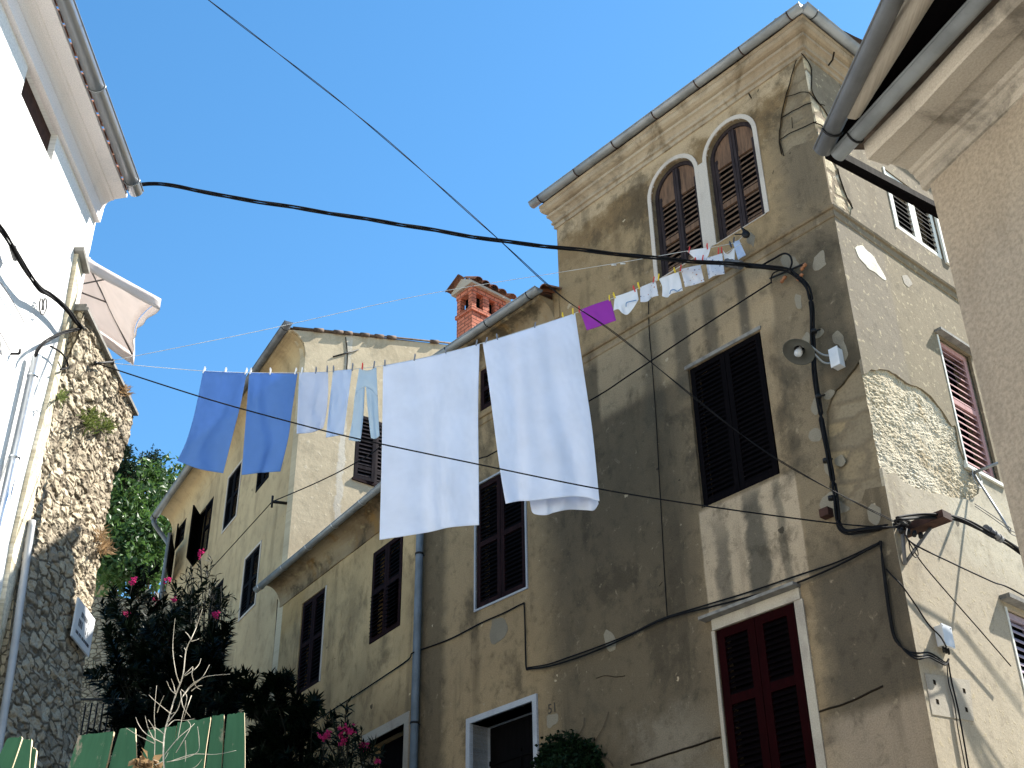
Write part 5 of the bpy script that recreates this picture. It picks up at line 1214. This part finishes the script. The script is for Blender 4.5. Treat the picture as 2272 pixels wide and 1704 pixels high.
oleander('oleander', 'spiky dark oleander at the foot of the low row house', V((-2.6, 16.6, gz(16.6))), tips_px([(x + random.uniform(-8, 8), y + random.uniform(-8, 8)) for x, y in [(550,1500),(600,1495),(640,1500),(570,1530),(620,1530),(660,1555),(690,1565),(540,1560),(590,1580),(640,1600),(560,1630),(610,1650),(660,1640),(540,1690),(600,1700),(650,1700)]], 16.6, .32, .4), 420, LL=.17, WW=.040)
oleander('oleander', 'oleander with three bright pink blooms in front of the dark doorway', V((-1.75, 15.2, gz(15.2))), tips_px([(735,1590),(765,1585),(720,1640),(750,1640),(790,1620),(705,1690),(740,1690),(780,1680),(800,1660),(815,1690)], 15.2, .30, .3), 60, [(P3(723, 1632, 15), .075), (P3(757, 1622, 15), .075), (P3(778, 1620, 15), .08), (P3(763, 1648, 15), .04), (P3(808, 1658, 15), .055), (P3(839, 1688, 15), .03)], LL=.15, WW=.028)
# trees beyond
def tree(name, label, base, clumps, n, mat, LL=.16, WW=.09, trunk_r=.14, group=None):
    root = thing(name, base, label, 'tree', group); tr = MB(); lf = MB()
    top = V(clumps[0][0]); cx = sum((V(c) for c, r in clumps), V((0,0,0))) / len(clumps)
    fork = V(base).lerp(cx, .55); fork.x = base[0]; fork.y = base[1]
    tr.tube([V(base), V(base).lerp(fork, .5) + V((.1, 0, 0)), fork], trunk_r, 8, rend=trunk_r * .6)
    tot = sum(r ** 2 for c, r in clumps)
    for c, r in clumps:
        c = V(c); tr.tube(catmull([fork, fork.lerp(c, .5) + rv() * .15, c], 4), trunk_r * .4, 5, rend=.015)
        k = int(n * r * r / tot); nb = max(4, k // 45)
        for b in range(nb):
            d = rv().normalized() * (random.random() ** .5) * r; q = c + V((d.x, d.y, d.z * .8))
            tr.tube([c.lerp(q, .2), q], .01, 4, rend=.004)
            for j in range(k // nb):
                p = q + rv() * r * .20; dd = rv() + V((0, 0, -.3)); leaf(lf, p, dd, rv(), LL * random.uniform(.6, 1.2), WW * random.uniform(.7, 1.2))
    tr.build('trunk', M['bark'], root); lf.build('crown', mat, root); return root
cl = [(P3(x, y, Y + 9), r * 1.33) for x, y, Y, r in [(300,1130,26,1.0),(270,1150,25,1.0),(330,1150,26,.9),(255,1210,25,.9),(300,1200,25.5,1.0),(345,1205,26,.8),(240,1265,24.5,.8),(290,1255,25,.9),(325,1250,25,.8),(250,1110,25,.6),(290,1075,26,.45),(365,1070,27,.7),(345,1100,27,.5),(375,1130,28,.8),(310,1050,26.2,.35)]]
tree('laurel_tree', 'sunlit green tree behind the stone wall and the rear house', V((-10, 35, gz(35))), cl, 9500, M['leaf_tree'], .25, .125)
cl = [(P3(x, y, Y + 9), r * 1.33) for x, y, Y, r in [(330,1035,27,.38),(335,1015,27,.25),(318,1065,27,.35),(342,1045,27,.3),(275,1030,25,.40),(270,1012,25,.25),(280,1050,25,.35),(263,1045,25,.3)]]
tree('cypress_tree', 'dark narrow treetops poking above the sunlit green tree', V((-11, 36, gz(36))), cl, 3000, M['leaf_dk'], .15, .055)
# climbing plant by the entrance
ivy = thing('ivy_bush', F.P(5.0, gz(13), .3), 'rounded dark green ivy bush right of the number 51 door', 'shrub')
lf = MB(); st = MB()
for k in range(2600):
    a = random.uniform(0, 2*pi); r = random.random() ** .5
    x = 1262 + cos(a) * r * 78; y = 1712 + sin(a) * r * 72
    if y < 1636 and random.random() < .0: continue
    p = F.px(x, y, random.uniform(.05, .45) * (1.1 - r)); d = rv() + F.n*.8 + V((0,0,-.5)); leaf(lf, p, d, rv(), random.uniform(.05, .09), random.uniform(.04, .07))
for x, y in [(1240,1632),(1225,1640),(1262,1632),(1282,1638),(1300,1645),(1315,1655),(1215,1655),(1328,1670)]:
    for k in range(22): leaf(lf, F.px(x + random.gauss(0, 9), y + random.gauss(0, 4), random.uniform(.02, .15)), rv() + F.n, rv(), .06, .045)
for a, b in (((1285,1630),(1296,1592)), ((1318,1648),(1350,1580)), ((1330,1670),(1360,1700))): st.tube([F.px(*a, .03), F.px((a[0]+b[0])/2 + 4, (a[1]+b[1])/2, .03), F.px(*b, .02)], .006, 4)
st.tube([F.P(5.0, gz(13), .2), F.px(1262, 1690, .15)], .03, 6)
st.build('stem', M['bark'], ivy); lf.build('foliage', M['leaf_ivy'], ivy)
# weeds in the stone wall
for k, (x, y, n, sp, mt, lab) in enumerate([(200,935,190,26,'weed','green weed tuft growing in the middle of the stone wall'),(236,945,110,16,'weed','smaller green weed tuft right of the big tuft in the stone wall'),(272,868,120,10,'weed_dry','dry pinkish plant on the far edge of the stone wall coping'),(232,1215,130,16,'weed_dry','dry brown weed sticking out of the far edge of the stone wall'),(135,880,60,10,'weed','small green weed beside the pale stone pier'),(225,1190,60,14,'weed_dry','upper dry weed at the far edge of the stone wall')]):
    mb = MB(); c = L.px(x, y, .06)
    for j in range(n):
        p = L.px(x + random.gauss(0, sp * .4), y + random.gauss(0, sp * .45), random.uniform(.06, .22)); leaf(mb, p, rv() + L.n * .8 + V((0,0,.5)), rv(), random.uniform(.05, .13), .018)
        if j % 4 == 0: mb.tube([c, p], .003, 4)
    tag(mb.build('wall_weed', M[mt], None, base=c), lab, 'weed', 'weeds on the stone wall')
# sunlit terrace wall, hut and railing seen through the gap
mb = MB(); w0 = P3(165, 1420, 21); 
gwt = thing('garden_wall', V((-9, 22.5, gz(22))), 'sunlit rubble garden wall glimpsed behind the oleanders', 'wall')
Gf = Facade((-10.5, 22.5), 80); mb.walls(Gf, rect(-3, 4.4, 4, 11.1), [], 0, .3); mb.build('masonry', M['stone_s'], gwt)
hut = thing('garden_hut', V((-11, 37.5, gz(37))), 'small grey hut corner among the trees above the stone wall', 'house')
Hf = Facade(P3(262, 1060, 37), 85); zt = P3(270, 1052, 37).z
mb = MB(); mb.walls(Hf, rect(-1.0, .5, gz(37), zt - .05), [], 0, .3); mb.build('wall', M['C'], hut)
mb = MB(); mb.fbox(Hf, -1.1, .6, zt - .05, zt + .05, -1.5, .12); mb.build('roof', M['tile_grey'], hut)
rl = thing('iron_railing', V((-4.6, 17.2, gz(17))), 'dark iron railing in the gap below the oleanders', 'railing')
for k in range(9):
    x = 178 + k * 13; mb = MB(); a = P3(x, 1560, 17.2); mb.tube([V((a.x, a.y, a.z - 1.1)), a], .012, 6); mb.build('bar', M['iron'], rl)
mb = MB(); mb.tube([P3(170, 1552, 17.2), P3(290, 1552, 17.2)], .018, 6); mb.build('rail', M['iron'], rl)

# ================================================================== GREEN FENCE AND DRY SHRUB
fe = thing('board_fence', V((-1.8, 5.4, gz(5.4))), 'weathered green board fence with uneven planks, peeling paint and edges coloured pale as sunlit', 'fence')
def board(px4, Y, t=.028, sp=None, edge=True):
    (tl, tr, br, bl) = px4; n = V((.12, -1, 0)).normalized(); pl0 = V((-1.8, Y, 0))
    H = lambda p, o=0: hit(p[0], p[1], pl0, n) - n * o
    TL, TR, BR, BL = (hit(*p, pl0, n) for p in (tl, tr, br, bl))
    # run the board on down to the ground
    k = (BL.z - gz(5.2)) / max(.01, TL.z - BL.z); BL2 = BL + (BL - TL) * k; BR2 = BR + (BR - TR) * k
    mb = MB(); seg = 10; N = 9
    def fr(a, b):
        jt = .008 * noise.noise(V((a * 9, 1, Y * 7 + tl[0]))) if b == 0 else 0
        p = TL.lerp(TR, a).lerp(BL2.lerp(BR2, a), b); ed = .006 * noise.noise(V((b * 14, a * 2, tl[0]))) if a in (0, 1) else 0
        return p + V((ed, 0, jt))
    ww = (TR - TL).length; hh = (TL - BL2).length
    f_ = [[mb.vert(fr(i/seg, j/20), (i/seg*ww + tl[0]*.013, j/20*hh)) for j in range(21)] for i in range(seg+1)]
    b_ = [[mb.vert(fr(i/seg, j/20) - n * t, (i/seg*ww, j/20*hh)) for j in range(21)] for i in range(seg+1)]
    for i in range(seg):
        for j in range(20): mb.face((f_[i][j], f_[i][j+1], f_[i+1][j+1], f_[i+1][j])); mb.face((b_[i][j], b_[i+1][j], b_[i+1][j+1], b_[i][j+1]))
    for i in range(seg): mb.face((f_[i][0], f_[i+1][0], b_[i+1][0], b_[i][0]), 1)
    for j in range(20): mb.face((f_[0][j], b_[0][j], b_[0][j+1], f_[0][j+1]), 1); mb.face((f_[seg][j], f_[seg][j+1], b_[seg][j+1], b_[seg][j]), 1)  # edge faces get the pale wood, sun on them put into the colour
    mb.build('board', [M['w_green'], M['w_raw_and_lit_edge']], fe)
cx = lambda x, y: (x / 2.92, 1136 + y / 2.92)
for q in ([cx(45,1462), cx(148,1460), cx(75,1659), cx(-40,1659)], [cx(150,1472), cx(208,1470), cx(190,1659), cx(85,1659)], [cx(206,1520), cx(232,1535), cx(215,1659), cx(192,1659)],
          [cx(508,1448), cx(738,1420), cx(682,1659), cx(440,1659)], [cx(775,1408), cx(880,1394), cx(880,1659), cx(705,1659)], [cx(960,1412), cx(1148,1384), cx(1120,1659), cx(905,1659)],
          [cx(1152,1362), cx(1366,1330), cx(1322,1659), cx(1123,1659)], [cx(1374,1322), cx(1455,1310), cx(1435,1659), cx(1328,1659)], [cx(1472,1312), cx(1582,1296), cx(1588,1659), cx(1440,1659)]):
    board(q, 5.3 + random.uniform(-.02, .02))
mb = MB(); n = V((.12, -1, 0)).normalized(); a = V((-2.6, 5.3, 2.5)); b = V((-.9, 5.5, 2.5)); P_ = [p + V((0, dy, dz)) for dz in (0, .09) for p, dy in ((a, .05), (b, .05), (b, .10), (a, .10))]
mb.box8(P_); mb.build('rail', M['w_raw_and_lit_edge'], fe)
tw = thing('dry_shrub', atY(352, 1720, 4.9) * 1.0, 'bare dry branching twigs in front of the green fence', 'shrub')
tw.location.z = gz(4.9)
mb = MB(); 
def stick(pts, r, r2, Y=4.95): mb.tube(catmull([atY(*cx(*p), Y + .12 * noise.noise(V((p[0]*.01, p[1]*.01, 3)))) for p in pts], 5), r, 5, rend=r2)
random.seed(11)
main = [(1075,1760),(1060,1600),(1065,1440),(1100,1310),(1140,1180),(1185,1060),(1205,900),(1240,820),(1275,740),(1312,630)]
stick(main, .0034, .0014)
for pts in ([(1165,1115),(1140,1040),(1120,900),(1125,780),(1135,690)], [(1240,830),(1222,800),(1200,775)], [(1240,838),(1270,830),(1290,820)], [(1268,745),(1272,720),(1265,700)], [(1185,1065),(1215,1035),(1250,1000)], [(1200,1060),(1260,1020),(1290,985),(1302,950)], [(1140,1180),(1105,1150),(1080,1095)], [(1135,1170),(1125,1120),(1108,1080)],
            [(1110,1310),(1060,1270),(1000,1220),(965,1185)], [(1090,1360),(1150,1280),(1180,1200),(1240,1120),(1310,1070),(1357,990)], [(1180,1200),(1230,1140),(1280,1100),(1340,1065),(1490,1050)], [(1175,1150),(1210,1200),(1180,1330),(1150,1480)], [(1240,1160),(1280,1130),(1310,1125)], [(1240,1190),(1215,1260),(1190,1340)],
            [(995,1760),(1000,1600),(1005,1420),(1000,1300),(1015,1125)], [(1000,1480),(960,1400),(940,1320)], [(1005,1420),(985,1380),(960,1345)], [(1060,1500),(950,1440),(900,1380),(880,1330)], [(1000,1500),(900,1450),(820,1400)], [(1020,1300),(1035,1250),(1062,1190)], [(1080,1620),(1180,1600),(1280,1555),(1290,1480),(1280,1390)], [(1110,1615),(1250,1570),(1400,1570),(1530,1545)], [(1090,1690),(1250,1660),(1310,1600)], [(1060,1580),(1150,1470),(1230,1400),(1260,1370)], [(1140,1560),(1200,1460),(1235,1390),(1215,1350)], [(1200,1480),(1205,1560),(1200,1620)],
            [(1085,1390),(1130,1350),(1200,1350),(1260,1340)], [(1065,1440),(1010,1400),(970,1400)], [(1170,1160),(1185,1260),(1235,1330)], [(1250,1010),(1245,1060),(1270,1130),(1300,1150)], [(1205,900),(1195,880)], [(1180,940),(1165,930)], [(1100,1310),(1130,1300)], [(1005,1640),(1060,1610),(1090,1560)]):
    stick(pts, .0018, .0008)
mb.build('twig', M['twig'], tw)
mb = MB()
for k in range(60):
    p = atY(*cx(random.uniform(860, 1000), random.uniform(1590, 1680)), 4.95); leaf(mb, p, rv() + V((0,0,-.5)), rv(), .05, .03)
mb.build('dead_leaf', M['weed_dry'], tw)

# ================================================================== LIGHT, SKY, CAMERA
SAZ, SEL = 65.8, 49.0
sd = V((sin(radians(SAZ)) * cos(radians(SEL)), cos(radians(SAZ)) * cos(radians(SEL)), sin(radians(SEL))))
li = bpy.data.lights.new('sun', 'SUN'); li.energy = 5.0; li.angle = radians(.53); li.color = (1, .955, .87)
so = bpy.data.objects.new('sun', li); COL.objects.link(so); so.rotation_euler = (-sd).to_track_quat('-Z', 'Y').to_euler(); so.location = (20, 10, 40)
wd = bpy.data.worlds.new('World'); sc.world = wd; wd.use_nodes = True
nt = wd.node_tree; bg = nt.nodes['Background']; sk = nt.nodes.new('ShaderNodeTexSky'); sk.sky_type = 'NISHITA'; sk.sun_disc = False
sk.sun_elevation = radians(SEL); sk.sun_rotation = radians(SAZ); sk.altitude = 0; sk.air_density = 1.0; sk.dust_density = .1; sk.ozone_density = 2.0
hs = nt.nodes.new('ShaderNodeHueSaturation'); hs.inputs['Saturation'].default_value = 1.24; hs.inputs['Hue'].default_value = .492; nt.links.new(sk.outputs[0], hs.inputs['Color']); nt.links.new(hs.outputs[0], bg.inputs[0]); bg.inputs[1].default_value = .082
cd = bpy.data.cameras.new('camera'); co_ = bpy.data.objects.new('camera', cd); COL.objects.link(co_)
mt = CAMR.to_4x4(); mt.translation = CAM; co_.matrix_world = mt
cd.sensor_width = 36; cd.lens = FPX / 2272 * 36; cd.clip_end = 2000; cd.clip_start = .05
sc.camera = co_
sc.view_settings.view_transform = 'Standard'; sc.view_settings.look = 'None'; sc.view_settings.exposure = 1.72; sc.view_settings.gamma = 1
sc.cycles.max_bounces = 6; sc.cycles.use_denoising = True
